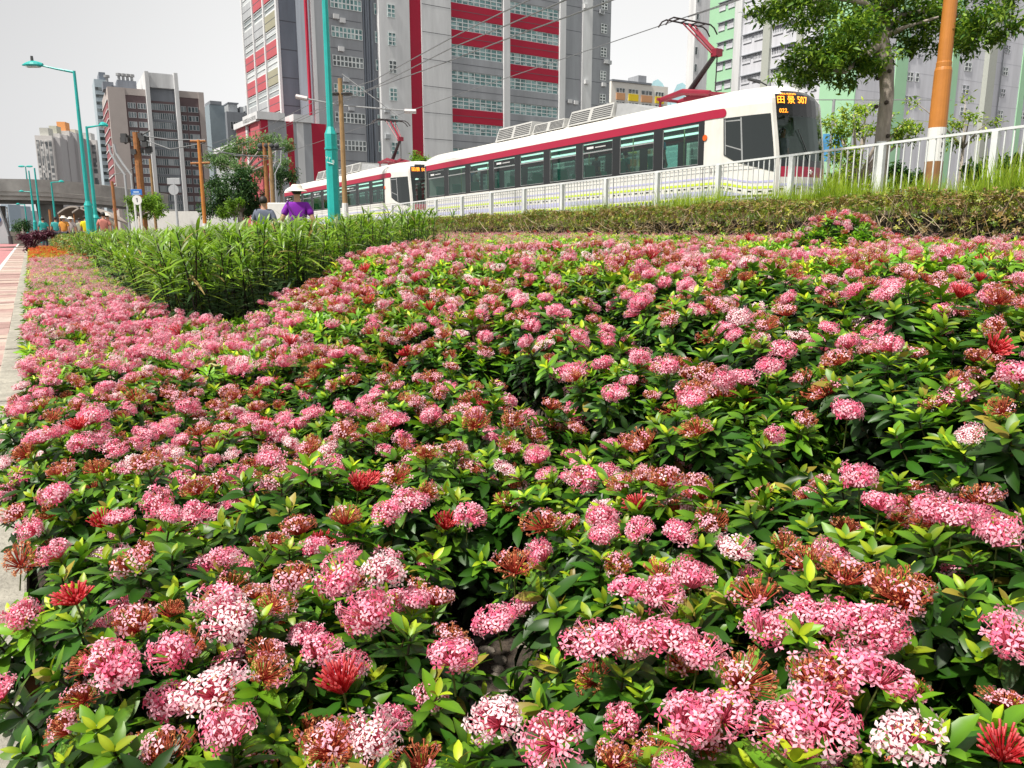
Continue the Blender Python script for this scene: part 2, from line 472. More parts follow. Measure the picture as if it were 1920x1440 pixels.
def head_tpl(rg, kind, Rr=0.040, n=52, petals=4, tubes=True, flat=0.72):
    """a domed flower head about the origin, florets facing outwards"""
    V, Fc, C = [], [], []
    P1, P2, P3 = (0.98, 0.32, 0.47), (1.0, 0.65, 0.72), (0.95, 0.15, 0.29)
    RED = (0.46, 0.018, 0.022)
    BRN = [(0.50, 0.125, 0.055), (0.62, 0.235, 0.085), (0.34, 0.085, 0.04), (0.72, 0.34, 0.15)]
    def addf(v, f, c):
        o = len(V); V.extend(v); Fc.extend([tuple(i + o for i in q) for q in f]); C.extend(c)
    def stick(a, b, r, c0, c1):
        d = (b - a).normalized(); x = d.orthogonal().normalized(); y = d.cross(x)
        v = [p + (x * math.cos(t) + y * math.sin(t)) * rr for p, rr in ((a, r), (b, r)) for t in (0, 2.09, 4.19)]
        addf(v, [(0, 1, 4, 3), (1, 2, 5, 4), (2, 0, 3, 5)], [c0] * 3 + [c1] * 3)
    zmin = -0.15 if kind != 'bud' else 0.35
    subs = [Vector((math.cos(j * 1.4 + .3) * .75, math.sin(j * 1.4 + .3) * .75, rg.uniform(.2, .9))).normalized() for j in range(5)]; lop = Vector((rg.gauss(0, .35), rg.gauss(0, .35), 0)); bald = Vector((rg.uniform(-1, 1), rg.uniform(-1, 1), rg.uniform(-.3, .4))).normalized(); gap_ = rg.uniform(.75, .98)
    wither_dir = Vector((rg.uniform(-1, 1), rg.uniform(-1, 1), rg.uniform(-.2, 1))).normalized()
    for i in range(n):
        z = 1 - (1 - zmin) * (i + .5) / n
        a = i * 2.39996 + rg.uniform(-.2, .2)
        q = math.sqrt(max(0, 1 - z * z))
        d = Vector((q * math.cos(a), q * math.sin(a), z))
        d = (d + Vector((rg.gauss(0, .09), rg.gauss(0, .09), rg.gauss(0, .06)))).normalized()
        if kind != 'bud' and d.dot(bald) > gap_: continue
        rr = Rr * rg.uniform(.84, 1.12) * (.84 + .24 * max(d.dot(q_) for q_ in subs) ** 8) * (1 + .55 * lop.dot(d))
        p = Vector((d.x * rr, d.y * rr, d.z * rr * flat))
        base = Vector((d.x * Rr * .12, d.y * Rr * .12, -Rr * .35))
        if kind == 'bud':
            base = Vector((d.x * Rr * .18, d.y * Rr * .18, -Rr * .3)); e = base + (Vector((d.x * .8, d.y * .8, .9)).normalized() * Rr * rg.uniform(.9, 1.45))
            mid = base.lerp(e, .75)
            t_ = rg.random(); stick(base, mid, .0010, RED, (0.62, .02, .03)); stick(mid, e, .0019, (0.66, .03, .04), (0.80 + .15 * t_, .08 + .22 * t_, .10 + .20 * t_))
            continue
        if tubes: stick(base, p, .0009, RED if kind not in ('pink', 'pale') else (.80, .12, .20), P1 if kind in ('pink', 'pale') else (0.60, .16, .08))
        w = {'pink': .03, 'pale': .03, 'mixed': .42, 'brown': .85}[kind]
        if kind == 'mixed' and d.dot(wither_dir) > .25: w = .85
        if rg.random() < w:
            c = rg.choice(BRN); Lp = .0062; Wp = .0028; curl = rg.uniform(.6, 1.5)
        else:
            t = rg.random()
            c = [P1[j] * (1 - t) + P2[j] * t for j in range(3)] if kind != 'pale' else [P2[j] * (1 - t) + (0.98, .80, .79)[j] * t for j in range(3)]
            if kind == 'pink' and rg.random() < .22: c = P3
            Lp = .0094; Wp = .0045; curl = rg.uniform(-.1, .35)
        nn = (d + Vector((rg.gauss(0, .35), rg.gauss(0, .35), rg.gauss(0, .25)))).normalized()
        x = nn.orthogonal().normalized(); y = nn.cross(x); sp = rg.uniform(0, 1.6)
        sc = rg.uniform(.85, 1.15)
        for k in range(petals):
            t = sp + k * 6.283 / petals
            e = x * math.cos(t) + y * math.sin(t); s_ = nn.cross(e)
            a_ = p + e * .0008
            mid = p + e * Lp * .55 * sc + nn * (.0012 - .2 * curl * Lp)
            tip = p + e * Lp * sc * (1 - .35 * max(0, curl)) - nn * curl * Lp * .8
            c2 = [min(1, q_ * 1.12 + .03) for q_ in c]
            addf([a_, mid + s_ * Wp * .5 * sc, tip, mid - s_ * Wp * .5 * sc], [(0, 1, 2, 3)], [[q_ * .75 for q_ in c], c, c2, c])
    return V, Fc, C
def bush_material(): return attr_mat('leaf', 0.42, 0.28, 0.45)
def petal_material(): return attr_mat('petal', 0.65, 0.30, 0.25)
LEAF = bush_material(); PETAL = petal_material()
WOOD = mat('twig_bark', (0.075, 0.055, 0.035), 0.9, var=0.3, vscale=30)

HEADS = {}
rg = random.Random(21)
for kind, cnt in (('pink', 7), ('pale', 3), ('mixed', 6), ('brown', 4), ('bud', 4)):
    for k in range(cnt):
        V, Fc, C = head_tpl(rg, kind, Rr=rg.uniform(.036, .043) * (.8 if kind == 'bud' else 1), n={'bud': 64, 'brown': 58, 'mixed': 74}.get(kind, 86))
        # green stalk under the head
        o = len(V)
        for z in (-.075, -.012):
            for j in range(4): V.append((.0016 * math.cos(j * 1.57), .0016 * math.sin(j * 1.57), z)); C.append((.10, .13, .03))
        Fc += [(o + j, o + (j + 1) % 4, o + 4 + (j + 1) % 4, o + 4 + j) for j in range(4)]
        HEADS.setdefault(kind, []).append(scatter_mesh('flower_head', [(Tpl(V, Fc, C), np.eye(3)[None], np.zeros((1, 3)), np.ones((1, 3)))], PETAL))

# ------------------------------------------------------------------ near bushes: each one a thing with its own parts
nrg = np.random.default_rng(3)
BUSH = []          # (foliage mesh, stem mesh, list of shoot tops)
for v in range(6):
    Rb = 0.25; N = 54
    k = np.arange(N); rr = Rb * np.sqrt((k + .5) / N); a = k * 2.39996 + nrg.uniform(-.3, .3, N)
    x, y = rr * np.cos(a) + nrg.normal(0, .012, N), rr * np.sin(a) + nrg.normal(0, .012, N)
    z = 0.385 - 0.10 * (rr / Rb) ** 2 + nrg.uniform(-.085, .035, N)
    d = np.stack([x / Rb * .55, y / Rb * .55, np.ones(N)], 1) + nrg.normal(0, .16, (N, 3))
    M = rot_frames(nrg, d) * nrg.uniform(.85, 1.15, N)[:, None, None]
    O = np.stack([x, y, z], 1); tint = np.ones((N, 3)) * nrg.uniform(.75, 1.2, (N, 1))
    kk = nrg.integers(0, 8, N)
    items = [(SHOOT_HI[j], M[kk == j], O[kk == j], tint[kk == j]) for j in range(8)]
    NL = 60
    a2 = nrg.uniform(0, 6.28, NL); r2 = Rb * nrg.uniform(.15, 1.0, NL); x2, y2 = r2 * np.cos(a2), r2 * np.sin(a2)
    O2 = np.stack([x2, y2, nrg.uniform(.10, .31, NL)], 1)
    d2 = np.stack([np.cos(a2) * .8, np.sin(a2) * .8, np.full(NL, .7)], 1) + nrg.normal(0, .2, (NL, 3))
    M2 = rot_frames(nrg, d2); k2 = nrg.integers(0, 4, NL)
    items += [(SHOOT_LOW[j], M2[k2 == j], O2[k2 == j], np.ones(((k2 == j).sum(), 3)) * .45) for j in range(4)]  # low shoots tinted down: shade between the leaves put into their colour
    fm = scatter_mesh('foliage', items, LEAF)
    sm = MB()
    for i in range(0, N, 2):
        p = O[i]; b0 = Vector((p[0] * .15, p[1] * .15, -.06))
        sm.tube([b0, Vector((p[0] * .6, p[1] * .6, p[2] * .45)), Vector(p) - Vector((0, 0, .08))], [.006, .004, .0025], 5, False)
    so = sm.build('stems', WOOD); sme = so.data; bpy.data.objects.remove(so)
    BUSH.append((fm, sme, O, d))

ORD = ['first', 'second', 'third', 'fourth', 'fifth', 'sixth', 'seventh', 'eighth', 'ninth', 'tenth', 'eleventh', 'twelfth', 'thirteenth']
ROWS = [('nearest', 0.76, 0.36), ('second nearest', 1.14, 0.40), ('third nearest', 1.50, 0.41), ('fourth nearest', 1.90, 0.42), ('fifth nearest', 2.32, 0.43), ('sixth nearest', 2.76, 0.44), ('seventh nearest', 3.22, 0.45)]
CUSTOM = [(930, 1165, 'pink'), (698, 1150, 'pink'), (720, 1072, 'pale'), (672, 912, 'bud'), (640, 1285, 'bud'), (1868, 655, 'bud'), (1800, 552, 'bud'),
 (218, 1255, 'pink'), (395, 1290, 'pale'), (1155, 738, 'pink'), (1355, 718, 'pink'), (1590, 775, 'pink'), (1690, 1385, 'pale'), (1880, 1412, 'bud'),
 (845, 1232, 'pink'), (877, 965, 'pink'), (770, 940, 'pink'), (590, 880, 'pink'), (730, 960, 'pink'), (1195, 950, 'bud'), (440, 1165, 'pale'), (330, 1220, 'pink'),
 (1120, 1205, 'pink'), (1185, 1200, 'pink'), (1255, 1195, 'pink'), (1310, 1230, 'pink'), (1180, 1105, 'pink'), (1240, 1110, 'pink'), (1300, 1085, 'pink'),
 (1270, 1000, 'pink'), (1335, 985, 'mixed'), (1375, 1030, 'pale'), (1440, 1185, 'pink'), (1500, 1150, 'pink'), (1560, 1165, 'pink'), (1620, 1170, 'pink'), (1660, 1195, 'pink'),
 (1590, 1080, 'mixed'), (1660, 1100, 'brown'), (1700, 1120, 'mixed'), (1520, 1055, 'brown'), (1535, 1275, 'mixed'), (1600, 1265, 'pink'), (1655, 1270, 'pink'), (1470, 1360, 'pink'), (1545, 1350, 'pink'),
 (1290, 1350, 'pink'), (1350, 1335, 'pink'), (1390, 1275, 'mixed'), (1420, 1120, 'brown'), (1610, 900, 'pink'), (1650, 945, 'pink'), (1740, 955, 'pink'), (1790, 970, 'pink'), (1870, 1005, 'pink'), (1895, 1195, 'pink'),
 (930, 1345, 'pale'), (1035, 1385, 'pink'), (700, 1390, 'pale'), (620, 1400, 'mixed'), (110, 930, 'pink'), (300, 950, 'pink'), (360, 965, 'pink'), (1075, 700, 'pink'), (740, 790, 'pink'), (965, 1060, 'brown'), (1020, 980, 'mixed'),
 (1440, 690, 'pink'), (1385, 600, 'pale'), (960, 840, 'mixed'), (1130, 975, 'pink'), (545, 1090, 'mixed'), (640, 1090, 'pink'), (140, 1125, 'bud'), (40, 1050, 'brown'), (250, 1060, 'mixed')]
cust = []
for px, py, kd in CUSTOM:
    p = on_canopy(px, py, 0.035); cust.append([p, kd, False])
brg = random.Random(77)
for i_k in range(14):
    t0_, t1_ = -9 + i_k * 1.4, -9 + i_k * 1.4 + 1.385
    if i_k == 0: hk = MB()
    for_z = [(t0_, 3.55), (t1_, 3.55), (t1_, 3.68), (t0_, 3.68)]
    PP = [(FO[0] + t * FE[0] + n * FE[1], FO[1] + t * FE[1] - n * FE[0]) for t, n in for_z]
    hk.hexa([(x, y, .5) for x, y in PP][::-1], [(x, y, .80 + .012 * t0_) for x, y in PP][::-1])
tag(hk.build('hedge_kerb', MATS['kerb_concrete']), kind='structure')
GROUP = 'pink flowering bushes planted side by side in the near part of the bed'
near_bushes = []
near_heads = []
for ri, (rname, Yr, sp) in enumerate(ROWS):
    half = 0.70 * Yr + 0.12
    nb = int(round(2 * half / sp)); cand = []
    for i in range(nb + 1):
        X = -half + 2 * half * i / nb + brg.uniform(-.05, .05); Y = Yr + brg.uniform(-.06, .06)
        s = float(S_of(X, Y))
        if s < 0.04: continue
        if ri == 1 and abs(X) < .15: continue
        if ri in (0, 1, 2) and abs(X) < .32 and Y > .9: X = math.copysign(max(abs(X), .27 if ri == 1 else .25), X)
        cand.append((max(X, X + (0.14 - s) if s < 0.14 else X), Y))
    for j, (X, Y) in enumerate(cand):
        v = brg.randrange(6); fm, sme, O, d = BUSH[v]
        soil = float(ground(X, Y)); top = float(canopy(X, Y)); sc = (top - soil) / 0.40 * brg.uniform(.92, 1.06); rz = brg.uniform(0, 6.28)
        root = empty('flowering_bush', (X, Y, soil), rz, cat='bush', group=GROUP)
        fo = link('foliage', fm, root); so = link('stems', sme, root)
        for o in (fo, so): o.scale = (brg.uniform(.95, 1.08), brg.uniform(.95, 1.08), sc)
        near_bushes.append(dict(root=root, X=X, Y=Y, row=rname, j=j, n=len(cand), heads=[], rz=rz, sc=sc, O=O, d=d, ri=ri))
def add_head(b, kd, P, D, size):
    h = bpy.data.objects.new('flower_head', brg.choice(HEADS[kd])); COL.objects.link(h)
    h.parent = b['root']; KIDS.setdefault(b['root'], []).append(h)
    Mi = Matrix.Rotation(-b['rz'], 3, 'Z')
    h.location = Mi @ (P - Vector((b['X'], b['Y'], b['root'].location.z)))
    Dl = Mi @ D
    q = Dl.to_track_quat('Z', 'Y'); h.rotation_mode = 'QUATERNION'
    h.rotation_quaternion = q @ Matrix.Rotation(brg.uniform(0, 6.28), 3, 'Z').to_quaternion()
    sx = size * brg.uniform(.85, 1.15)
    h.scale = (sx, size * brg.uniform(.85, 1.15), size * brg.uniform(.75, 1.15))
    b['heads'].append(kd); near_heads.append(P)
for p, kd, _ in cust:
    b = min(near_bushes, key=lambda b: (b['X'] - p.x) ** 2 + (b['Y'] - p.y) ** 2)
    add_head(b, kd, p, Vector((brg.gauss(0, .22), brg.gauss(-.25, .2), 1)).normalized(), brg.uniform(.95, 1.15))
for b in near_bushes:
    # the kerb side is thick with heads, the middle and the right show more leaf
    s = float(S_of(b['X'], b['Y'])); u = b['X'] / b['Y']
    want = 24 if u < -.25 else (19 if u < .25 else 15)
    if b['ri'] >= 4: want += 2
    want = max(3, want - len(b['heads']) + brg.randint(-2, 2))
    order = list(range(len(b['O']))); brg.shuffle(order); placed = 0
    clump = brg.choice(['pink', 'pink', 'mixed', 'brown', 'mixed'])
    for i in order:
        if placed >= want: break
        o, d = b['O'][i], b['d'][i]
        P = Matrix.Rotation(b['rz'], 3, 'Z') @ Vector((o[0], o[1], o[2] * b['sc'])) + Vector((b['X'], b['Y'], b['root'].location.z))
        D = Matrix.Rotation(b['rz'], 3, 'Z') @ Vector(d)
        P = P + D.normalized() * .055
        if P.z < b['root'].location.z + b['sc'] * .27: continue
        if any((P - q).length < .052 for q in near_heads[-220:]): continue
        if any((P - c[0]).length < .07 for c in cust): continue
        if (abs(P.x) < .10 and .90 < P.y < 1.35): continue
        t = brg.random(); kd = clump if t < .35 else brg.choices(['pink', 'pale', 'mixed', 'brown', 'bud'], [34, 9, 32, 21, 4])[0]
        add_head(b, kd, P, D.normalized(), brg.uniform(.68, 1.02) if b['ri'] < 3 else brg.uniform(.74, 1.15)); placed += 1
    hs = b['heads']; c = {k: hs.count(k) for k in set(hs)}
    pk = c.get('pink', 0) + c.get('pale', 0); br = c.get('brown', 0) + c.get('mixed', 0)
    look = 'mostly fresh pink heads' if pk > br * 1.6 else ('mostly withered rusty heads' if br > pk * 1.6 else 'pink and rusty heads mixed')
    if b['j'] == 0: place = 'at the left end of the %s row' % b['row']
    elif b['j'] == b['n'] - 1: place = 'at the right end of the %s row' % b['row']
    else: place = '%s from the left in the %s row' % (ORD[b['j']], b['row'])
    b['root']['label'] = 'bush with %s, %s' % (look, place)

# ------------------------------------------------------------------ the rest of the bed: masses nobody could count
def in_bed(x, y):
    """bed beyond the near rows, up to the hedge; the long leaved block is left free"""
    s = S_of(x, y)
    df = (x - FO[0]) * FE[1] - (y - FO[1]) * FE[0]
    return (s > 0.10) & (df > 3.70) & ~in_block(x, y)
BA, BB, BC = np.array([-2.05, 5.0]), np.array([-1.46, 6.2]), np.array([-0.95, 10.2])
def in_block(x, y):
    s = S_of(x, y)
    xe = np.interp(y, [5.3, 5.9, 7.2, 10.3, 30], [-2.3, -1.5, -.98, -.82, -.6]) + .07 * np.sin(y * 9)
    df = (x - FO[0]) * FE[1] - (y - FO[1]) * FE[0]
    return (s > 1.02 + 0.012 * np.clip(y - 6, 0, 40)) & (x < xe) & (y > 5.35) & (df > 4.3) & (s < 4.4)
def sample_region(rg_, dens, ymin, ymax, fn, umax=0.78):
    """random spots in the wedge the camera looks along, dens per square metre"""
    out = []
    area = umax * (ymax ** 2 - ymin ** 2)
    n = int(area * dens)
    y = np.sqrt(rg_.uniform(ymin ** 2, ymax ** 2, n)); x = rg_.uniform(-umax, umax, n) * y
    m = fn(x, y); return x[m], y[m]
HMID, HFAR = [], []
rg = random.Random(31)
for kind, cnt in (('pink', 4), ('pale', 1), ('mixed', 3), ('brown', 2), ('bud', 1)):
    for k in range(cnt):
        HMID.append((kind, Tpl(*head_tpl(rg, kind, Rr=.038, n=40, petals=4, tubes=True))))
for kind, cnt in (('pink', 3), ('mixed', 2), ('brown', 1), ('bud', 1)):
    for k in range(cnt):
        HFAR.append((kind, Tpl(*head_tpl(rg, kind, Rr=.040, n=30, petals=2, tubes=False))))
def bump_noise(x, y):
    return (np.sin(x * 5.1 + 1.3 * np.sin(y * 3.3)) * np.cos(y * 4.7 + x * 1.9)) * .5 + (np.sin(x * 2.1 + 4) * np.sin(y * 1.7 + 2)) * .5
def bed_mass(ymin, ymax, sd, hd, shoots, heads, seed, fn, head_w=None, name='flower_bed_shrubs', tintf=None):
    rs = np.random.default_rng(seed)
    x, y = sample_region(rs, sd, ymin, ymax, fn)
    N = len(x); z = canopy(x, y) - .03 + .06 * bump_noise(x, y) + rs.uniform(-.05, .02, N)
    d = np.stack([rs.normal(0, .3, N), rs.normal(-.12, .3, N), np.ones(N)], 1)
    M = rot_frames(rs, d) * rs.uniform(.9, 1.25, N)[:, None, None]
    O = np.stack([x, y, z], 1); kk = rs.integers(0, len(shoots), N)
    pat = np.clip(1.0 + .35 * np.sin(x * 1.7 + y * .6) * np.cos(y * 1.1), .7, 1.4)
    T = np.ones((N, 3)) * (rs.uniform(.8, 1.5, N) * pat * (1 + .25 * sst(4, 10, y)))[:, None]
    items = [(shoots[j], M[kk == j], O[kk == j], T[kk == j]) for j in range(len(shoots))]
    # lower layer, tinted down to paint shade into the leaf gaps
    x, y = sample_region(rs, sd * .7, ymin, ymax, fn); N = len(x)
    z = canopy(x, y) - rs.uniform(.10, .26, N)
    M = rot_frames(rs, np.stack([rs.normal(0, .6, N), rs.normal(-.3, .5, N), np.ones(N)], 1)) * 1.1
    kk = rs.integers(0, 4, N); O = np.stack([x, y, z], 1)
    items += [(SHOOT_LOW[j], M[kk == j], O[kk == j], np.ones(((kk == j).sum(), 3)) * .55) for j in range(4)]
    # heads, gathered in drifts
    x, y = sample_region(rs, hd * 1.7, ymin, ymax, fn); N = len(x)
    u = x / y
    dens = np.clip(.55 - .55 * (u + .1) + .30 * bump_noise(x * .8 + 3, y * .8), .14, 1) * (1 - .45 * sst(4, 9, y) * sst(-.2, .1, u)) + .9 * np.exp(-((x - 2.9) ** 2 + (y - 7.0) ** 2) / .2)
    m = rs.uniform(0, 1, N) < dens; x, y = x[m], y[m]; N = len(x)
    z = canopy(x, y) + .03 + .06 * bump_noise(x, y) + rs.uniform(-.035, .025, N)
    M = rot_frames(rs, np.stack([rs.normal(0, .3, N), rs.normal(-.1, .3, N), np.ones(N)], 1)) * rs.uniform(.85, 1.25, N)[:, None, None]
    O = np.stack([x, y, z], 1)
    w = np.array([{'pink': .8, 'pale': .8, 'mixed': 1.0, 'brown': .7, 'bud': .25}[k] for k, _ in heads]) if head_w is None else np.array(head_w(heads))
    fresh = u[m] < -.28
    wf = np.array([{'pink': 1.6, 'pale': .5, 'mixed': .25, 'brown': .12, 'bud': .12}[k] for k, _ in heads])
    kk = np.where(fresh, rs.choice(len(heads), N, p=wf / wf.sum()), rs.choice(len(heads), N, p=w / w.sum()))
    T = np.ones((N, 3)) * rs.uniform(.85, 1.12, (N, 1))
    if tintf is not None: T = tintf(x, y, T)
    hitems = [(heads[j][1], M[kk == j], O[kk == j], T[kk == j]) for j in range(len(heads))]
    return items, hitems
def seen_beyond(x, y): return in_bed(x, y) & (y > 3.42 + .1 * np.sin(x * 7))
def pink_zone(x, y): return seen_beyond(x, y) & (S_of(x, y) < 12) & (y < 17.5 + np.sin(x * 3))
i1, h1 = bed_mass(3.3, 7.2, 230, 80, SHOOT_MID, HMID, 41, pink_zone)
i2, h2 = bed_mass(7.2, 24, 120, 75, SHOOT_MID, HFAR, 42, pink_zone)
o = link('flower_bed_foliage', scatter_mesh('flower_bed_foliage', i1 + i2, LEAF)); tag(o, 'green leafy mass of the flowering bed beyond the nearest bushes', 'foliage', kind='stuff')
o = link('flower_bed_blossom', scatter_mesh('flower_bed_blossom', h1 + h2, PETAL)); tag(o, 'mass of pink and rusty blossom beyond the nearest bushes', 'blossom', kind='stuff')
def orange_zone(x, y): return (S_of(x, y) > .1) & (S_of(x, y) < 2.2) & (y > 17.3 + np.sin(x * 3))
i3, h3 = bed_mass(16, 30, 70, 60, SHOOT_MID, HFAR, 43, orange_zone, tintf=lambda x, y, T: T * np.array([[.95, .42, .10]]))
o = link('orange_flower_drift', scatter_mesh('orange_flower_drift', i3, LEAF)); tag(o, 'foliage under the orange flowers at the far end of the bed', 'foliage', kind='stuff')
o = link('orange_blossom', scatter_mesh('orange_blossom', h3, PETAL)); tag(o, 'orange blossom at the far end of the bed by the paving', 'blossom', kind='stuff')

# ---- long leaved plants in a block (uncountable leaves and stems)
def lance_plant(rg, nl, segs, H=1.0):
    V, Fc, C = [], [], []
    lean = (rg.uniform(-.10, .10), rg.uniform(-.10, .10))
    def stem_at(z): return Vector((lean[0] * z * z, lean[1] * z * z, z))
    for i in range(nl):
        t = (i + rg.random()) / nl; z = H * (0.18 + .80 * t ** .8)
        L = rg.uniform(.15, .25) * (1.0 - .25 * (t > .9)); W = rg.uniform(.019, .029)
        up = .25 + .85 * t + rg.uniform(-.3, .3)
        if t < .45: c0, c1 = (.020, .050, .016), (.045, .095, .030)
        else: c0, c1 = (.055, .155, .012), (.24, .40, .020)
        if rg.random() < .06: c0, c1 = (.25, .32, .16), (.36, .42, .24)
        if rg.random() < .04: c0, c1 = (.26, .19, .06), (.34, .25, .10)
        if rg.random() < .12: c1 = (.33, .45, .04)
        v, f, c = leaf_tpl(L, W, c0, c1, bend=rg.uniform(.2, 1.0), segs=segs, fold=.2)
        M = Matrix.Rotation(rg.uniform(0, 6.28), 3, 'Z') @ Matrix.Rotation(-up, 3, 'Y')
        o = len(V); p0 = stem_at(z)
        V += [M @ Vector(p) + p0 for p in v]; Fc += [tuple(k + o for k in q) for q in f]; C += c
    o = len(V); r0 = .0046
    zz = (0, .35 * H, .7 * H, .98 * H)
    for z in zz:
        for k in range(4): V.append(stem_at(z) + Vector((r0 * math.cos(k * 1.57), r0 * math.sin(k * 1.57), 0))); C.append((.022, .012, .014))
    for i in range(3):
        for k in range(4): Fc.append((o + i * 4 + k, o + i * 4 + (k + 1) % 4, o + i * 4 + 4 + (k + 1) % 4, o + i * 4 + 4 + k))
    return Tpl(V, Fc, C)
rg = random.Random(51)
LAN_HI = [lance_plant(rg, 30, 4) for _ in range(6)]
LAN_LO = [lance_plant(rg, 24, 2) for _ in range(4)]
rs = np.random.default_rng(52)
def block_items(ymin, ymax, dens, tpls):
    x, y = sample_region(rs, dens, ymin, ymax, in_block); N = len(x)
    px = 960 + 1478 * x / y
    top = np.interp(px, [120, 300, 450, 650, 840], [.98, 1.00, 1.07, 1.17, 1.30]) + rs.uniform(-.12, .10, N) - .07
    gz = ground(x, y); h = np.clip(top - gz, .5, 1.1)
    M = rot_frames(rs, np.stack([rs.normal(0, .12, N), rs.normal(-.03, .12, N), np.ones(N)], 1)) * np.array([1, 1, 1.0])[None, None, :]
    M = M * h[:, None, None]; O = np.stack([x, y, gz], 1); kk = rs.integers(0, len(tpls), N)
    T = np.ones((N, 3)) * rs.uniform(.8, 1.2, (N, 1))
    return [(tpls[j], M[kk == j], O[kk == j], T[kk == j]) for j in range(len(tpls))]
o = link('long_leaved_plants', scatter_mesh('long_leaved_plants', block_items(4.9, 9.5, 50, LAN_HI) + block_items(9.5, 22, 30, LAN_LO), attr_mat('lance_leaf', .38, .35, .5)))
tag(o, 'block of upright plants with long narrow leaves on dark stems', 'plants', kind='stuff')

# ---- clipped hedge in front of the white railing: leaf skin over a tangle of bare twigs
def hedge_pt(t, n, z): # t along the fence, n towards the camera
    return np.stack([FO[0] + t * FE[0] + n * FE[1], FO[1] + t * FE[1] - n * FE[0], z], -1)
rs = np.random.default_rng(61); rg = random.Random(61)
hroot = empty('clipped_hedge', tuple(hedge_pt(np.array(0.), np.array(3.1), np.array(.75))), 0, 'clipped hedge of yellow green leaves over bare brown twigs below the railing', 'hedge')
hl = np.array(hroot.location)
T0, T1 = -14.5, 9.5
def hedge_top(t): return 1.36 + 0.012 * (t + 2) + .03 * np.sin(t * 2.3) + .02 * np.sin(t * 5.1)
hleaf = []
for k in range(6):
    c0, c1 = [((.11, .16, .02), (.28, .32, .03)), ((.07, .13, .015), (.17, .26, .03)), ((.16, .10, .03), (.30, .19, .05)), ((.05, .10, .015), (.12, .20, .02)), ((.22, .24, .03), (.42, .40, .05)), ((.20, .13, .05), (.34, .24, .11))][k]
    V, Fc, C = [], [], []
    for j in range(6):
        v, f, c = leaf_tpl(.036, .015, c0, c1, bend=.3, segs=2, fold=.3)
        M = Matrix.Rotation(j * 1.05 + rg.uniform(-.3, .3), 3, 'Z') @ Matrix.Rotation(-rg.uniform(-.2, 1.2), 3, 'Y')
        o_ = len(V); V += [M @ Vector(p) + Vector((0, 0, j * .006)) for p in v]; Fc += [tuple(i + o_ for i in q) for q in f]; C += c
    hleaf.append(Tpl(V, Fc, C))
N = 21000
t = T1 - (T1 - T0) * rs.uniform(0, 1, N) ** 1.0
part = rs.uniform(0, 1, N)
topm = part < .52
zt = hedge_top(t); zb = .62 + .012 * t
z = np.where(topm, zt + rs.uniform(-.08, .05, N), zb + (zt - zb) * rs.uniform(.0, 1, N) ** .8)
n = np.where(topm, rs.uniform(2.55, 3.5, N), rs.uniform(3.25, 3.52, N))
# fewer leaves low down at the front: the twigs show
keep = topm | (rs.uniform(0, 1, N) < .22 + .6 * ((z - zb) / (zt - zb)) ** 2 + .25 * np.sin(t * 1.7 + 1))
t, n, z, topm = t[keep], n[keep], z[keep], topm[keep]; N = len(t)
d = np.where(topm[:, None], np.array([[0, 0, 1.0]]), np.array([[FE[1], -FE[0], .4]])) + rs.normal(0, .5, (N, 3))
M = rot_frames(rs, d) * rs.uniform(.8, 1.5, N)[:, None, None]
O = hedge_pt(t, n, z) - hl
kk = rs.choice(6, N, p=[.19, .15, .22, .10, .14, .20])
Tn = np.ones((N, 3)) * rs.uniform(.7, 1.2, (N, 1))
link('foliage', scatter_mesh('foliage', [(hleaf[j], M[kk == j], O[kk == j], Tn[kk == j]) for j in range(6)], LEAF), hroot)
tw = MB(); tcol = [(.26, .18, .10), (.38, .28, .17), (.15, .10, .06), (.46, .37, .25)]
for i in range(3600):
    t_ = T0 + (T1 - T0) * rg.random(); n_ = rg.uniform(3.0, 3.5); zb_ = .60 + .012 * t_
    z_ = zb_ + rg.uniform(0, .6)
    P = []; dx, dn, dz = rg.gauss(0, .09), rg.gauss(0, .05), rg.uniform(.03, .16) * rg.choice([1, 1, 1, -.4])
    for k in range(4):
        P.append(Vector(hedge_pt(np.array(t_), np.array(min(3.54, n_)), np.array(min(z_, float(hedge_top(t_)) - .02)))) - Vector(hl))
        t_ += dx; n_ += dn; z_ += dz; dx += rg.gauss(0, .05); dn += rg.gauss(0, .03); dz += rg.gauss(0, .04)
    k0 = len(tw.v); tw.tube(P, [.005, .004, .003, .002] if rg.random() < .7 else [.008, .007, .006, .004], 4, False)
    tw.c.extend([rg.choice(tcol)] * (len(tw.v) - k0))
tw.build('twigs', attr_mat('twig_tone', .85, 0), hroot)
# a solid dark core added so that no daylight shows through the hedge
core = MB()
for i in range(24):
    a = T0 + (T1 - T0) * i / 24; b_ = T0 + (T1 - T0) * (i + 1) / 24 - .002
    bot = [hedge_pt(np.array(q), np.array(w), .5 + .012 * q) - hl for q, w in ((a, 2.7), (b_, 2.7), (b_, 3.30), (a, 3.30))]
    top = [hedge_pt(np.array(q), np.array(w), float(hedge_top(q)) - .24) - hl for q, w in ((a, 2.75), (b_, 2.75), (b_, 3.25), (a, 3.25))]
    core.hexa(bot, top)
core.build('dark_core', mat('hedge_inside', (.035, .028, .018), .95, var=.6, vscale=25, bump=1, bscale=60), hroot)

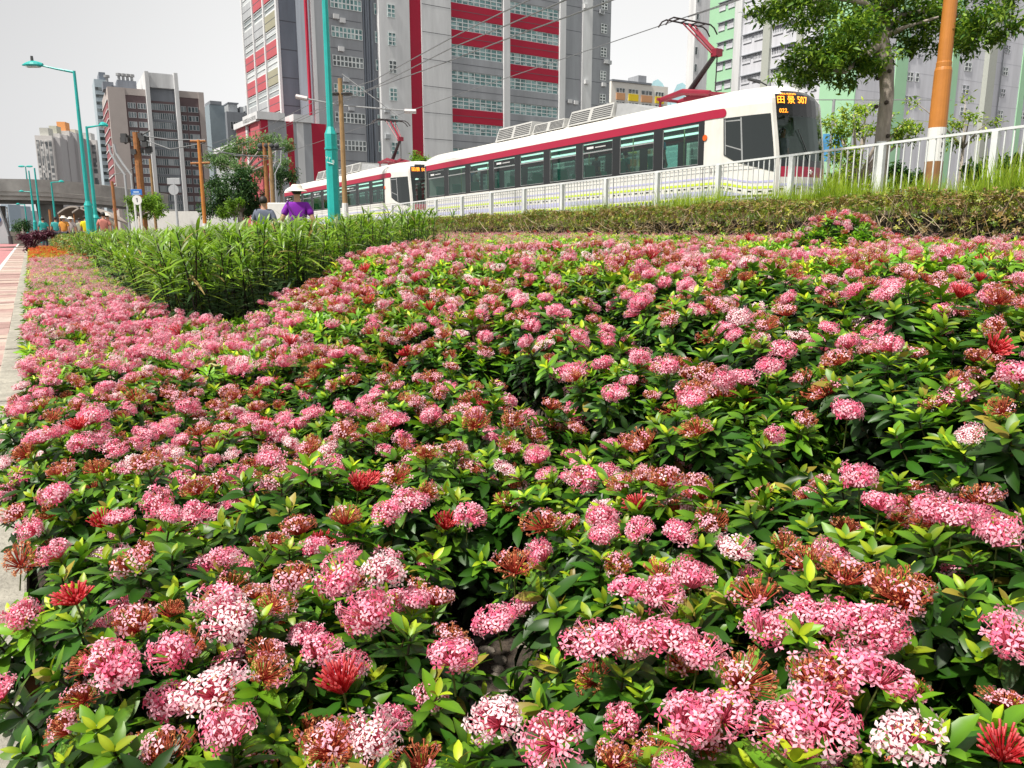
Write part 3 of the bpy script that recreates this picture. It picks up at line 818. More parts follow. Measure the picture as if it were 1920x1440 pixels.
# ---- tall grass between hedge and railing
def blade_tpl(rg, n):
    V, Fc, C = [], [], []
    for j in range(n):
        L = rg.uniform(.5, 1.0); w = .012; a = rg.uniform(0, 6.28); lx, ly = rg.gauss(0, .16), rg.gauss(0, .16); ox, oy = rg.gauss(0, .05), rg.gauss(0, .05)
        c0 = (.12, .22, .02); c1 = rg.choice([(.42, .58, .03), (.33, .50, .03), (.52, .62, .08)])
        o = len(V); ca, sa = math.cos(a), math.sin(a)
        for k in range(4):
            t = k / 3; x = ox + lx * t * t * L; y = oy + ly * t * t * L; ww = w * (1 - t) + .001
            V += [(x - ca * ww, y - sa * ww, L * t), (x + ca * ww, y + sa * ww, L * t)]; c = [c0[q] * (1 - t) + c1[q] * t for q in range(3)]; C += [c, c]
        Fc += [(o + 2 * k, o + 2 * k + 1, o + 2 * k + 3, o + 2 * k + 2) for k in range(3)]
    return Tpl(V, Fc, C)
gt = [blade_tpl(rg, 7) for _ in range(5)]
N = 5200; t = rs.uniform(-15, 9.5, N); n = np.abs(rs.normal(0, .8, N)) * np.where(rs.uniform(0, 1, N) < .8, 1, -1) + .1; n = np.clip(n, -2.2, 2.5)
P = hedge_pt(t, n, np.zeros(N)); P[:, 2] = ground(P[:, 0], P[:, 1]) - .02
h = rs.uniform(.32, .72, N) * np.interp(t, [-15, -6, 0, 9], [.55, .7, 1.0, 1.15]) * (1 + .35 * np.sin(t * 3.1) * np.sin(t * 1.3))
M = np.eye(3)[None] * h[:, None, None]; kk = rs.integers(0, 5, N)
sp_ = rot_frames(rs, np.tile([[0, 0, 1.0]], (N, 1)) + rs.normal(0, .08, (N, 3))); M = sp_ * h[:, None, None]
o = link('tall_grass', scatter_mesh('tall_grass', [(gt[j], M[kk == j], P[kk == j], np.ones(((kk == j).sum(), 3))) for j in range(5)], attr_mat('grass_blade', .5, .4, .3)))
tag(o, 'tall bright grass growing up through the white railing', 'grass', kind='stuff')
# ---- low clipped shrubs at the far left end, and stones on the bare soil
N = 4200; s_ = rs.uniform(.9, 4.4, N); r_ = rs.uniform(21, 44, N)
X, Y = (s_ - .183) * .853 - .522 * r_, (s_ - .183) * .522 + .853 * r_
Z = .55 + .25 * rs.uniform(0, 1, N) ** .4 * np.sin(np.clip((s_ - .9) / .6, 0, 1) * 1.57) - rs.uniform(0, .4, N) * (s_ < 1.2)
M = rot_frames(rs, np.tile([[0, -.2, 1.0]], (N, 1)) + rs.normal(0, .5, (N, 3))) * 2.2; kk = rs.integers(0, 6, N)
T = np.tile([[.75, 1.0, .9]], (N, 1)) * np.where(rs.uniform(0, 1, (N, 1)) < .25, np.array([[1.9, .9, .6]]), 1.0)
o = link('low_green_shrubbery', scatter_mesh('low_green_shrubbery', [(hleaf[j], M[kk == j], np.stack([X, Y, Z], 1)[kk == j], T[kk == j]) for j in range(6)], LEAF))
tag(o, 'low clipped green shrubbery at the far end of the bed', 'shrubs', kind='stuff')
stm = mat('stone_chip', (.22, .19, .155), .9, var=.35, vscale=20, bump=.5)
for i in range(30):
    b = MB(); rr = rg.uniform(.008, .026); b.ball((0, 0, 0), rr, rr * rg.uniform(.6, .9), rr * rg.uniform(.4, .6), 7, 5)
    b.v = [(x * rg.uniform(.85, 1.15), y * rg.uniform(.85, 1.15), z * rg.uniform(.85, 1.15)) for x, y, z in b.v]
    o = b.build('stone', stm); x, y = rg.gauss(0, .10), 1.52 + rg.gauss(0, .15)
    o.location = (x, y, float(ground(x, y)) + rr * .25); o.rotation_euler = (0, 0, rg.uniform(0, 6))
    tag(o, 'small grey brown stone on the bare soil between the nearest bushes', 'stone', 'stones on the bare soil patch')
# ------------------------------------------------------------------ plain materials
WHITE = mat('white_paint', (.78, .78, .76), .45, var=.06, vscale=2)
RAILW = mat('railing_paint', (.72, .74, .75), .5, var=.12, vscale=6)
TEAL = mat('teal_paint', (.012, .40, .37), .45, var=.14, vscale=3)
TEAL_D = mat('teal_paint_weathered', (.02, .26, .25), .5, var=.2, vscale=4)
ORANGE = mat('ochre_pole_paint', (.53, .20, .035), .5, var=.16, vscale=2.5)
RUSTY = mat('rusty_pole_paint', (.36, .15, .05), .7, var=.35, vscale=4)
RED = mat('tram_red', (.42, .012, .05), .35, var=.05)
BLACK = mat('black_trim', (.018, .020, .022), .35)
DKGREY = mat('dark_grey_metal', (.06, .062, .065), .5, var=.2)
GREYM = mat('grey_metal', (.32, .33, .34), .5, var=.15)
CONC = mat('bridge_concrete', (.52, .51, .48), .9, var=.3, vscale=.35, bump=.2, bscale=3)
CONCD = mat('dark_concrete', (.20, .20, .19), .9, var=.3, vscale=.5)
BLUE = mat('sign_blue', (.03, .16, .52), .5)
def glass(name, tint, refl=.25, mixw=.55):
    if name in MATS: return MATS[name]
    m = bpy.data.materials.new(name); m.use_nodes = True
    n, l = m.node_tree.nodes, m.node_tree.links
    n.remove(n['Principled BSDF']); out = n['Material Output']
    t = n.new('ShaderNodeBsdfTransparent'); t.inputs[0].default_value = (*tint, 1)
    gl = n.new('ShaderNodeBsdfGlossy'); gl.inputs['Roughness'].default_value = .03; gl.inputs['Color'].default_value = (.75, .85, .82, 1)
    fr = n.new('ShaderNodeFresnel'); fr.inputs['IOR'].default_value = 1.5
    ad = n.new('ShaderNodeMath'); ad.operation = 'MULTIPLY_ADD'; ad.inputs[1].default_value = .9; ad.inputs[2].default_value = refl * .12
    l.new(fr.outputs[0], ad.inputs[0])
    mx = n.new('ShaderNodeMixShader'); l.new(ad.outputs[0], mx.inputs[0]); l.new(t.outputs[0], mx.inputs[1]); l.new(gl.outputs[0], mx.inputs[2]); l.new(mx.outputs[0], out.inputs[0])
    MATS[name] = m; return m
TGLASS = glass('tram_window_glass', (.42, .62, .54))
WGLASS = glass('windscreen_glass', (.55, .62, .60))
DARKG = mat('dark_glass', (.012, .018, .018), .06, spec=.8)
def pane_mat(name, c1, c2, c3, cell, rough=.15):
    """window glass whose panes differ in tone (curtains, sky, dark rooms)"""
    m = bpy.data.materials.new(name); m.use_nodes = True
    n, l = m.node_tree.nodes, m.node_tree.links
    b = n['Principled BSDF']; b.inputs['Roughness'].default_value = rough; b.inputs['Specular IOR Level'].default_value = .7
    tc = n.new('ShaderNodeTexCoord'); mp = n.new('ShaderNodeMapping'); mp.inputs['Scale'].default_value = (1 / cell[0], 0.01, 1 / cell[1])
    l.new(tc.outputs['Object'], mp.inputs[0])
    fl = n.new('ShaderNodeVectorMath'); fl.operation = 'FLOOR'; l.new(mp.outputs[0], fl.inputs[0])
    wn_ = n.new('ShaderNodeTexWhiteNoise'); l.new(fl.outputs[0], wn_.inputs['Vector'])
    r = n.new('ShaderNodeValToRGB'); l.new(wn_.outputs['Value'], r.inputs['Fac'])
    r.color_ramp.elements[0].color = (*c1, 1); r.color_ramp.elements[1].color = (*c3, 1)
    e = r.color_ramp.elements.new(.55); e.color = (*c2, 1)
    l.new(r.outputs['Color'], b.inputs['Base Color'])
    MATS[name] = m; return m

def text_mesh(name, s, size, m, parent, loc, rot, extrude=.002, sx=1.0, emit=False):
    cu = bpy.data.curves.new(name, 'FONT'); cu.body = s; cu.size = size; cu.extrude = extrude; cu.align_x = 'CENTER'; cu.align_y = 'CENTER'
    tmp = bpy.data.objects.new(name, cu); COL.objects.link(tmp)
    dg = bpy.context.evaluated_depsgraph_get(); dg.update()
    me = bpy.data.meshes.new_from_object(tmp.evaluated_get(dg)); me.name = name
    bpy.data.objects.remove(tmp); bpy.data.curves.remove(cu)
    me.materials.clear(); me.materials.append(m)
    o = link(name, me, parent); o.location = loc; o.rotation_mode = 'QUATERNION'; o.rotation_quaternion = rot; o.scale = (sx, 1, 1)
    return o
def facing(normal):
    """rotation that lays local +z along the normal with local +y upwards"""
    z = Vector(normal).normalized(); x = Vector((0, 0, 1)).cross(z).normalized(); y = z.cross(x)
    return Matrix((x, y, z)).transposed().to_quaternion()

# ------------------------------------------------------------------ white railing
fr = empty('white_railing', (*FO, 1.28), math.atan2(FE[1], FE[0]), 'long white painted metal railing with upright bars above the hedge', 'railing')
def ftop(t): return 2.47 - 1.28 + .0243 * t
FP = [-16.95 + 1.9 * i for i in range(15)]
rl = MB(); rl.hexa([(-17, -.022, ftop(-17) - .04), (9.7, -.022, ftop(9.7) - .04), (9.7, .022, ftop(9.7) - .04), (-17, .022, ftop(-17) - .04)], [(-17, -.022, ftop(-17)), (9.7, -.022, ftop(9.7)), (9.7, .022, ftop(9.7)), (-17, .022, ftop(-17))])
rl.build('top_rail', RAILW, fr)
rl = MB(); rl.hexa([(-17, -.016, ftop(-17) - 1.05), (9.7, -.016, ftop(9.7) - 1.05), (9.7, .016, ftop(9.7) - 1.05), (-17, .016, ftop(-17) - 1.05)], [(-17, -.016, ftop(-17) - 1.02), (9.7, -.016, ftop(9.7) - 1.02), (9.7, .016, ftop(9.7) - 1.02), (-17, .016, ftop(-17) - 1.02)])
rl.build('bottom_rail', RAILW, fr)
for t in FP:
    b = MB(); b.box(t - .048, t + .048, -.045, .045, ftop(t) - 1.35, ftop(t) - .045); b.build('post', RAILW, fr)
for t0 in FP[:-1]:
    b = MB()
    for k in range(1, 14):
        t = t0 + 1.9 * k / 14; b.box(t - .009, t + .009, -.009, .009, ftop(t) - 1.015, ftop(t) - .042)
    b.build('bars', RAILW, fr)

# ------------------------------------------------------------------ tram
TA = R(32.73); TE = (math.sin(TA), -math.cos(TA)); TQ = (4.8695, 20.3)
TR0 = -15.95
def t_shift(z): return .02 - .24 * float(sst(1.0, 3.1, z)) - .16 * float(sst(2.85, 3.3, z))
def t_inset(z): return 0 if z < 2.68 else .60 * ((z - 2.68) / .62) ** 2.2
NEAR = [(TR0, .10), (TR0 + .35, 0), (-12, 0), (-8, 0), (-4, 0), (0, 0), (.3, .0), (.85, .10), (1.4, .24), (1.9, .42)]
FRONT = [(1.93, .51), (2.02, .68), (2.10, .89), (2.14, 1.1), (2.16, 1.325)]
OUT = NEAR + FRONT + [(t, 2.65 - y) for t, y in FRONT[::-1][1:]] + [(t, 2.65 - y) for t, y in NEAR[::-1]]
NN, NF = len(NEAR), len(FRONT) * 2 - 1
def t_pt(t, y, z, off=0.0):
    s = 1 - t_inset(z) / 1.325
    Y = 1.325 + (y - 1.325) * s
    X = t + t_shift(z) * min(1, max(0, t / 1.9)) - (t_inset(z) * .5 if t > 1 else 0)
    if z > 2.66: z = 2.66 + (z - 2.66) * .74
    return (X, Y, z)
def loft(mb, zs, i0, i1, closed=False):
    for a in range(len(zs) - 1):
        for i in range(i0, i1):
            p, q = OUT[i], OUT[i + 1]
            mb.quad(t_pt(*p, zs[a]), t_pt(*q, zs[a]), t_pt(*q, zs[a + 1]), t_pt(*p, zs[a + 1]))
WINS = [(-1.50, -.20), (-3.25, -1.85), (-4.98, -3.58), (-6.71, -5.32), (-8.45, -7.06), (-10.20, -8.80), (-11.93, -10.55), (-13.68, -12.29), (-15.42, -14.03)]
SIGNED = (2, 5, 8)
def make_tram(label):
    a = empty('tram', (TQ[0], TQ[1], 1.30), 0, label, 'tram', 'white and red trams coupled one behind the other')
    a.rotation_euler = (0, -R(1.07), math.atan2(TE[1], TE[0]))
    F0, F1 = NN, NN + NF - 1                 # first and last front column inside the pillars
    L = len(OUT) - 1
    b = MB()
    loft(b, [.34, .6, .95], 0, L); loft(b, [.95, 1.2, 1.34], 0, F0); loft(b, [.95, 1.2, 1.34], F1, L)
    i_n0 = 5; i_f0 = L - 5
    for rng_ in ((i_n0, F0), (F1, i_f0)): loft(b, [1.34, 1.6, 1.9, 2.2, 2.44, 2.66], *rng_)
    loft(b, [2.66, 2.8, 2.95, 3.08], 0, F0); loft(b, [2.66, 2.8, 2.95, 3.08], F1, L)
    loft(b, [3.08, 3.16, 3.24, 3.30], 0, L)
    b.add([t_pt(*p, 3.30) for p in OUT], [tuple(range(len(OUT)))])
    b.quad(t_pt(*OUT[0], .34), t_pt(*OUT[-1], .34), t_pt(*OUT[-1], 1.34), t_pt(*OUT[0], 1.34))
    for z0, z1 in ((1.34, 2.66), (2.66, 2.95), (2.95, 3.16), (3.16, 3.3)): b.quad(t_pt(*OUT[0], z0), t_pt(*OUT[-1], z0), t_pt(*OUT[-1], z1), t_pt(*OUT[0], z1))
    b.build('body', mat('tram_white', (.78, .765, .72), .32, var=.13, vscale=2.2, stretch=(1, 1, .35)), a)
    for side, (y0, y1) in (('n', (-.006, .03)), ('f', (2.62, 2.656))):
        st = MB(); st.box(TR0 + .36, 0, y0, y1, 2.445, 2.655)
        st.build('red_stripe', RED, a)
    # rounded end of the stripe on the cab side
    e = MB()
    for side in (0, 1):
        ts = [0.002, .1, .2, .3, .4, .5, .60] + [.60 + .105 * math.sin(R(15 * k)) for k in range(1, 7)]
        g = []
        for t in ts:
            h = .105 if t <= .60 else math.sqrt(max(1e-6, .105 ** 2 - (t - .60) ** 2))
            y = (0 if t < .3 else .10 * (t - .3) / .55) - .012
            for z in (2.55 - h, 2.55, 2.55 + h):
                X, Yv, Z = t_pt(t, y, z); g.append((X, Yv if side == 0 else 2.65 - Yv, Z))
        e.add(g, [(i * 3 + j, i * 3 + 3 + j, i * 3 + 4 + j, i * 3 + 1 + j) for i in range(len(ts) - 1) for j in (0, 1)])
    e.build('stripe_end', RED, a)
    # window band: black posts between the panes, panes as parts
    for y0, y1, yg in ((0.0, .045, .022), (2.605, 2.65, 2.628)):
        fb = MB(); edges = [TR0 + .36] + [v for w in sorted(WINS) for v in w] + [0]
        for k in range(0, len(edges), 2): fb.box(edges[k], edges[k + 1], y0, y1, 1.34, 2.445)
        for w0, w1 in WINS:
            fb.box(w0, w1, y0 + .004, y1, 1.342, 1.385); fb.box(w0, w1, y0 + .004, y1, 2.395, 2.443)
        fb.build('window_band', BLACK, a)
        for k, (w0, w1) in enumerate(WINS):
            p = MB(); p.quad((w0, yg, 1.385), (w1, yg, 1.385), (w1, yg, 2.395), (w0, yg, 2.395))
            po = p.build('window', TGLASS, a)
            if yg > 1: continue
            f = MB(); z0, z1, q = 1.39, 2.39, .014
            f.box(w0, w1, yg - .014, yg - .004, z0, z0 + q); f.box(w0, w1, yg - .014, yg - .004, z1 - q, z1)
            f.box(w0, w0 + q, yg - .014, yg - .004, z0 + q, z1 - q); f.box(w1 - q, w1, yg - .014, yg - .004, z0 + q, z1 - q)
            if k > 0: f.box(w0 + q, w1 - q, yg - .014, yg - .004, 2.10, 2.135)
            fo = f.build('frame', GREYM, po)
            if k in SIGNED:
                s = MB(); s.box(w0 + .03, w1 - .03, yg + .004, yg + .012, 2.15, 2.36)
                s.build('sign_panel', mat('tram_sign_red', (.16, .015, .03), .5), po)
                s = MB(); s.box(w0 + .18, w0 + .50, yg - .0025, yg - .001, 2.225, 2.29)
                for j in range(9): s.box(w0 + .58 + j * .055, w0 + .62 + j * .055, yg - .0025, yg - .001, 2.235, 2.265)
                s.build('sign_marks', mat('sign_mark_white', (.75, .75, .75), .5), po)
    # cab side windows
    def side_grid(mb, t0, t1, ztop, zb, off, side):
        nT, nZ = 8, 7; g = []
        for i in range(nT + 1):
            t = t0 + (t1 - t0) * i / nT; lo = zb(t)
            for j in range(nZ + 1):
                z = lo + (ztop - lo) * j / nZ
                y = (float(np.interp(t, [0, .3, .85, 1.4, 1.9], [0, 0, .10, .24, .42]))) - off
                X, Yv, Z = t_pt(t, y, z); g.append((X, Yv if side == 0 else 2.65 - Yv, Z))
        mb.add(g, [(i * (nZ + 1) + j, (i + 1) * (nZ + 1) + j, (i + 1) * (nZ + 1) + j + 1, i * (nZ + 1) + j + 1) for i in range(nT) for j in range(nZ)])
    zb = lambda t: float(np.interp(t, [.62, .95, 1.86], [1.55, 1.36, 1.08]))
    for side in (0, 1):
        w = MB(); side_grid(w, .62, 1.86, 2.42, zb, .014, side); wo = w.build('cab_window', DARKG, a)
        f = MB()
        for t0, t1, z0f, z1f in ((.66, .69, 0, 1), (1.10, 1.14, 0, 1), (.69, 1.10, .93, .96), (.69, 1.10, .26, .29)):
            pts = []
            for t, zf in ((t0, z0f), (t1, z0f), (t1, z1f), (t0, z1f)):
                lo = zb(t) + .03; z = lo + (2.39 - lo) * zf; y = float(np.interp(t, [0, .3, .85, 1.4, 1.9], [0, 0, .10, .24, .42])) - .022
                X, Yv, Z = t_pt(t, y, z); pts.append((X, Yv if side == 0 else 2.65 - Yv, Z))
            f.add(pts, [(0, 1, 2, 3)])
        f.build('frame', GREYM, wo)
    # windscreen with dark display head and red apron
    ws = MB(); loft(ws, [1.34, 1.6, 1.9, 2.2, 2.36], F0, F1); ws.build('windscreen', WGLASS, a)
    hd = MB(); loft(hd, [2.36, 2.5, 2.66, 2.8, 2.95], F0, F1); loft(hd, [2.95, 3.08], F0 + 1, F1 - 1); [(loft(b2 := MB(), [2.95, 3.08], q_, q_ + 1), b2.build('brow', MATS['tram_white'], a)) for q_ in (F0, F1 - 1)]; hd.build('display_head', mat('display_black', (.012, .013, .014), .15), a)
    dk = MB(); loft(dk, [1.19, 1.34], F0, F1); dk.build('windscreen_base', BLACK, a)
    rp = MB(); loft(rp, [.95, 1.19], F0, F1); ro = rp.build('red_apron', RED, a)
    k = MB(); k.box(1.78, 1.92, .95, 1.70, 1.362, 1.44); k.box(1.55, 1.92, .6, 2.05, 1.10, 1.36); k.build('dashboard', DKGREY, a)
    wp = MB(); wp.tube([Vector(t_pt(2.16, 1.30, 1.3)) + Vector((.04, 0, 0)), Vector(t_pt(2.12, .95, 2.05)) + Vector((.04, 0, 0))], .012, 5); wp.build('wiper', BLACK, a)
    # painted bands and ribs on the lower side
    LAV = mat('lavender_band', (.50, .50, .74), .5); LIM = mat('lime_band', (.62, .78, .06), .5)
    def band(name, m, z0, z1, off, wavy=True, dash=0):
        b_ = MB()
        ts = np.arange(TR0 + .4, 1.86, .12)
        for i in range(len(ts) - 1):
            if dash and i % 2: continue
            t0, t1 = ts[i], ts[i + 1]
            def zz(t): return (-.17 * float(sst(.3, 1.5, t)) if wavy else 0)
            def yy(t): return float(np.interp(t, [0, .3, .85, 1.4, 1.9], [0, 0, .10, .24, .42])) - off
            if dash: t1 = t0 + .12
            b_.quad(t_pt(t0, yy(t0), z0 + zz(t0)), t_pt(t1, yy(t1), z0 + zz(t1)), t_pt(t1, yy(t1), z1 + zz(t1)), t_pt(t0, yy(t0), z1 + zz(t0)))
        b_.build(name, m, a)
    band('lavender_band', LAV, 1.00, 1.05, .006); band('lime_band', LIM, .86, .92, .006)
    band('dashed_band', BLACK, .78, .815, .006, dash=1); band('lavender_band', LAV, .60, .72, .006)
    band('grey_rib', GREYM, 1.16, 1.175, .005, wavy=False); band('grey_rib', GREYM, 1.255, 1.265, .005, wavy=False); band('lime_band', LIM, .50, .56, .006, wavy=False)
    for t_ in (-14.0, -12.25, -10.5, -8.75, -7.0, -5.25, -3.5, -1.75, -.01):
        sm_ = MB(); sm_.box(t_ - .008, t_ + .008, -.0085, -.0005, .36, 1.335); sm_.build('panel_joint', DKGREY, a)
    fb = MB()
    for i in range(F0, F1):
        p, q = OUT[i], OUT[i + 1]
        for z0, z1, ok in ((.66, .69, i % 2 == 0),):
            if ok: fb.quad(*[(X + .008, Y, Z) for X, Y, Z in (t_pt(*p, z0), t_pt(*q, z0), t_pt(*q, z1), t_pt(*p, z1))])
    fb.build('dashed_band', BLACK, a)
    fb = MB()
    for i in range(F0, F1):
        p, q = OUT[i], OUT[i + 1]
        fb.quad(*[(X + .008, Y, Z) for X, Y, Z in (t_pt(*p, .44), t_pt(*q, .44), t_pt(*q, .52), t_pt(*p, .52))])
    fb.build('lime_band', LIM, a)
    fb = MB()
    for i in range(F0, F1):
        p, q = OUT[i], OUT[i + 1]
        fb.quad(*[(X + .008, Y, Z) for X, Y, Z in (t_pt(*p, .74), t_pt(*q, .74), t_pt(*q, .80), t_pt(*p, .80))])
    fb.build('lavender_band', LAV, a)
    for y in (.62, 2.03):
        h = MB(); X, Y, Z = t_pt(2.12, y, .65); h.box(X - .02, X + .045, y - .13, y + .13, .56, .72)
        ho = h.build('headlight', mat('headlight_glass', (.8, .8, .74), .1), a)
        g_ = MB(); g_.box(X - .02, X + .055, y + .135, y + .20, .52, .76); g_.build('surround', BLACK, ho)
    mk = MB(); mk.tube([(.03, -.02, 2.02), (.03, .012, 2.02)], .075, 12); mk.build('marker_lamp', mat('marker_orange', (.75, .12, .01), .3), a)
    # skirts, wheels, roof gear
    for x in (-13.6, -11.6, -2.9, -1.0):
        w = MB(); w.tube([(x, .16, .31), (x, .30, .31)], .31, 18); w.build('wheel', DKGREY, a)
    u = MB(); u.box(TR0 + .5, 1.8, .18, 2.47, .26, .338); u.build('underframe', DKGREY, a)
    for t0 in (-14.6, -3.6):
        sl = MB()
        for k in range(18): sl.box(t0 + k * .18, t0 + .1 + k * .18, -.012, -.004, .37, .54)
        sl.build('skirt_vent', DKGREY, a)
    lg = MAT_ROOF
    def louvre(t0, t1, z1, lean, n):
        b_ = MB(); b_.hexa([(t0, .42, 3.11), (t1, .42, 3.11), (t1, 2.25, 3.11), (t0, 2.25, 3.11)], [(t0 + .05, .42 + lean, z1), (t1 - .05, .42 + lean, z1), (t1 - .05, 2.25 - lean, z1), (t0 + .05, 2.25 - lean, z1)])
        o_ = b_.build('roof_unit', lg, a)
        v = MB(); half = (t1 - t0) / n
        for p_ in range(n):
            a0, a1 = t0 + half * p_ + .09, t0 + half * (p_ + 1) - .07
            for j in range(6):
                f0 = .12 + j * .135; f1 = f0 + .075
                y0, y1 = .42 + lean * f0 - .006, .42 + lean * f1 - .006; h = z1 - 3.11
                v.quad((a0, y0, 3.11 + h * f0), (a1, y0, 3.11 + h * f0), (a1, y1, 3.11 + h * f1), (a0, y1, 3.11 + h * f1))
        v.build('louvre', DKGREY, o_)
    louvre(-6.35, -4.15, 3.56, .16, 2); louvre(-10.75, -8.50, 3.58, .16, 2); louvre(-8.35, -6.55, 3.42, .10, 2)
    g_ = MB(); g_.hexa([(-4.12, .55, 3.10), (-2.5, .55, 3.10), (-2.5, 2.1, 3.10), (-4.12, 2.1, 3.10)], [(-4.12, .62, 3.50), (-3.6, .62, 3.44), (-3.6, 2.0, 3.44), (-4.12, 2.0, 3.50)]); g_.build('roof_cover', GREYM, a)
    # inside
    i_ = MB(); i_.box(TR0 + .4, 1.5, .45, 2.2, .80, .86); i_.build('cabin_floor', DKGREY, a)
    i_ = MB(); i_.box(TR0 + .4, .55, .10, 2.55, 2.52, 2.56); i_.build('ceiling', mat('cabin_ceiling', (.55, .60, .58), .6), a)
    for y in (.75, 1.85):
        i_ = MB(); i_.box(TR0 + 1, -.3, y - .06, y + .06, 2.48, 2.515); i_.build('ceiling_lamp', mat('cabin_lamp', (.8, .9, .85), .5, emit=(.75, 1.0, .88), estr=1.6), a)
    i_ = MB(); i_.box(-.06, -.01, .10, 1.6, .86, 2.5); i_.build('cab_partition', DKGREY, a)
    SEAT = mat('seat_green', (.04, .28, .20), .6); HR = mat('grab_rail', (.65, .70, .35), .4)
    for k in range(10):
        for y in (.32, 2.0):
            x = -14.9 + k * 1.42
            s_ = MB(); s_.box(x, x + .42, y - .20, y + .22, 1.22, 1.28); s_.hexa([(x - .05, y - .20, 1.24), (x + .02, y - .20, 1.24), (x + .02, y + .22, 1.24), (x - .05, y + .22, 1.24)], [(x - .14, y - .18, 1.80), (x - .09, y - .18, 1.80), (x - .09, y + .20, 1.80), (x - .14, y + .20, 1.80)])
            s_.box(x + .1, x + .3, y - .05, y + .05, .86, 1.22); s_.build('seat', SEAT, a, bevel=.02)
    for k in range(7):
        x = -14.2 + k * 2.1; s_ = MB(); s_.tube([(x, .9, .86), (x, .9, 2.52)], .018, 6); s_.build('grab_pole', HR, a)
    return a
MAT_ROOF = mat('roof_unit_white', (.47, .47, .455), .5, var=.12)
tram = make_tram('white and red tram in front, showing route 507 on its orange display')
# number, destination and emblem belong to the front tram
LED = mat('led_orange', (1, .3, .02), .5, emit=(1.0, .27, .02), estr=2.6)
def front_point(y, z, off=.012):
    p = min(range(len(OUT) - 1), key=lambda i: abs((OUT[i][1] + OUT[i + 1][1]) / 2 - y) if NN - 1 <= i < NN + NF else 9)
    (t0, y0), (t1, y1) = OUT[p], OUT[p + 1]
    k = 0 if y1 == y0 else (y - y0) / (y1 - y0)
    A, B = Vector(t_pt(t0, y0, z)), Vector(t_pt(t1, y1, z)); C_ = Vector(t_pt(t0, y0, z + .1))
    n = (B - A).cross(C_ - A).normalized()
    if n.x < 0: n = -n
    return A.lerp(B, k) + n * off, n
def pantograph(parent, low=False):
    DR = mat('pantograph_red', (.24, .010, .030), .45, var=.1); DKP = mat('pantograph_dark', (.035, .025, .028), .5)
    root = parent
    def ctr(px, py, lat=1.325):
        O = (TQ[0] + lat * -TE[1], TQ[1] + lat * TE[0]); t, z = hit(px, py, O, TE)
        return Vector((t, lat, z - 1.30 - t * math.tan(R(1.07))))
    base0, base1 = ctr(1258, 188), ctr(1352, 176)
    knee, top = ctr(1348, 98), ctr(1296, 44); foot = ctr(1291, 178)
    p = MB()
    for dy in (-.35, .35):
        p.tube([base0 + Vector((0, dy, -.02)), ctr(1300, 178) + Vector((0, dy, .05)), base1 + Vector((0, dy, 0))], [.07, .09, .07], 7)
    p.tube([base0 + Vector((0, -.45, 0)), base0 + Vector((0, .45, 0))], .045, 7); p.tube([base1 + Vector((0, -.45, 0)), base1 + Vector((0, .45, 0))], .045, 7)
    for s_ in (-.35, .35):
        for c_ in (base0, base1): p.tube([c_ + Vector((0, s_, -.02)), Vector((c_.x, c_.y + s_, 3.10))], .035, 6)
    p.box(foot.x + .2, foot.x + .9, 1.0, 1.65, 3.14, 3.36)
    po = p.build('pantograph_base', DR, root)
    q = MB(); q.tube([foot, knee], [.085, .062], 8); qo = q.build('lower_arm', DKP, root)
    q = MB(); q.tube([knee + Vector((.03, 0, -.03)), base1 + Vector((-.15, 0, .1))], .018, 5); q.build('control_rod', DKP, root)
    q = MB(); q.tube([knee + Vector((0, -.02, 0)), top], [.065, .03], 7); q.tube([knee + Vector((-.05, -.12, -.02)), top + Vector((0, -.22, 0))], .022, 5)
    q.tube([knee + Vector((-.05, .12, -.02)), top + Vector((0, .22, 0))], .022, 5); q.box(knee.x - .10, knee.x + .10, knee.y - .12, knee.y + .12, knee.z - .09, knee.z + .09)
    q.build('upper_arm', DR, root)
    q = MB()
    for dx in (-.14, .14):
        P = [top + Vector((dx, y, z)) for y, z in ((-.98, -.17), (-.85, -.02), (-.7, .05), (.7, .05), (.85, -.02), (.98, -.17))]
        q.tube(P, .022, 6)
    for dy in (-.5, -.2, .2, .5): q.tube([top + Vector((-.14, dy, .04)), top + Vector((.14, dy, .04))], .018, 5)
    q.tube([top + Vector((0, -.3, 0)), top + Vector((0, .3, 0))], .03, 6); q.build('collector_head', DKP, root)
pantograph(tram)
tram2 = copy_tree(tram)
tram2['label'] = 'second white and red tram coupled behind, beyond the big teal pole'
off = -19.95
tram2.location = (TQ[0] + off * TE[0], TQ[1] + off * TE[1], 1.30 + off * math.tan(R(1.07)) + .03)
for s, y, z, size, sx in (('TIN KING', .80, 2.93, .10, 1.0), ('田', .62, 2.73, .21, 1.0), ('景', .86, 2.73, .21, 1.0), ('507', 1.19, 2.75, .24, .9), ('022.', .67, 2.47, .13, 1.0)):
    P, n_ = front_point(y, z)
    text_mesh('display_text', s, size, LED, tram, P, facing(n_), sx=sx)
text_mesh('car_number', '1112', .20, BLACK, tram, (.42, -.008, 1.17), facing((0, -1, 0)))
P, n_ = front_point(1.325, 1.07)
em = MB()
for k in range(5):
    an = k * 1.2566; em.tube([(0, 0, 0), (math.cos(an) * .05, math.sin(an) * .05, 0)], [.012, .02], 5)
eo = em.build('front_emblem', mat('emblem_white', (.8, .78, .78), .4), tram); eo.location = P; eo.rotation_mode = 'QUATERNION'; eo.rotation_quaternion = facing(n_)
for s, y, z in (('田景 507', .90, 2.73),):
    P, n_ = front_point(y, z)
    text_mesh('display_text', s, .20, LED, tram2, P, facing(n_))
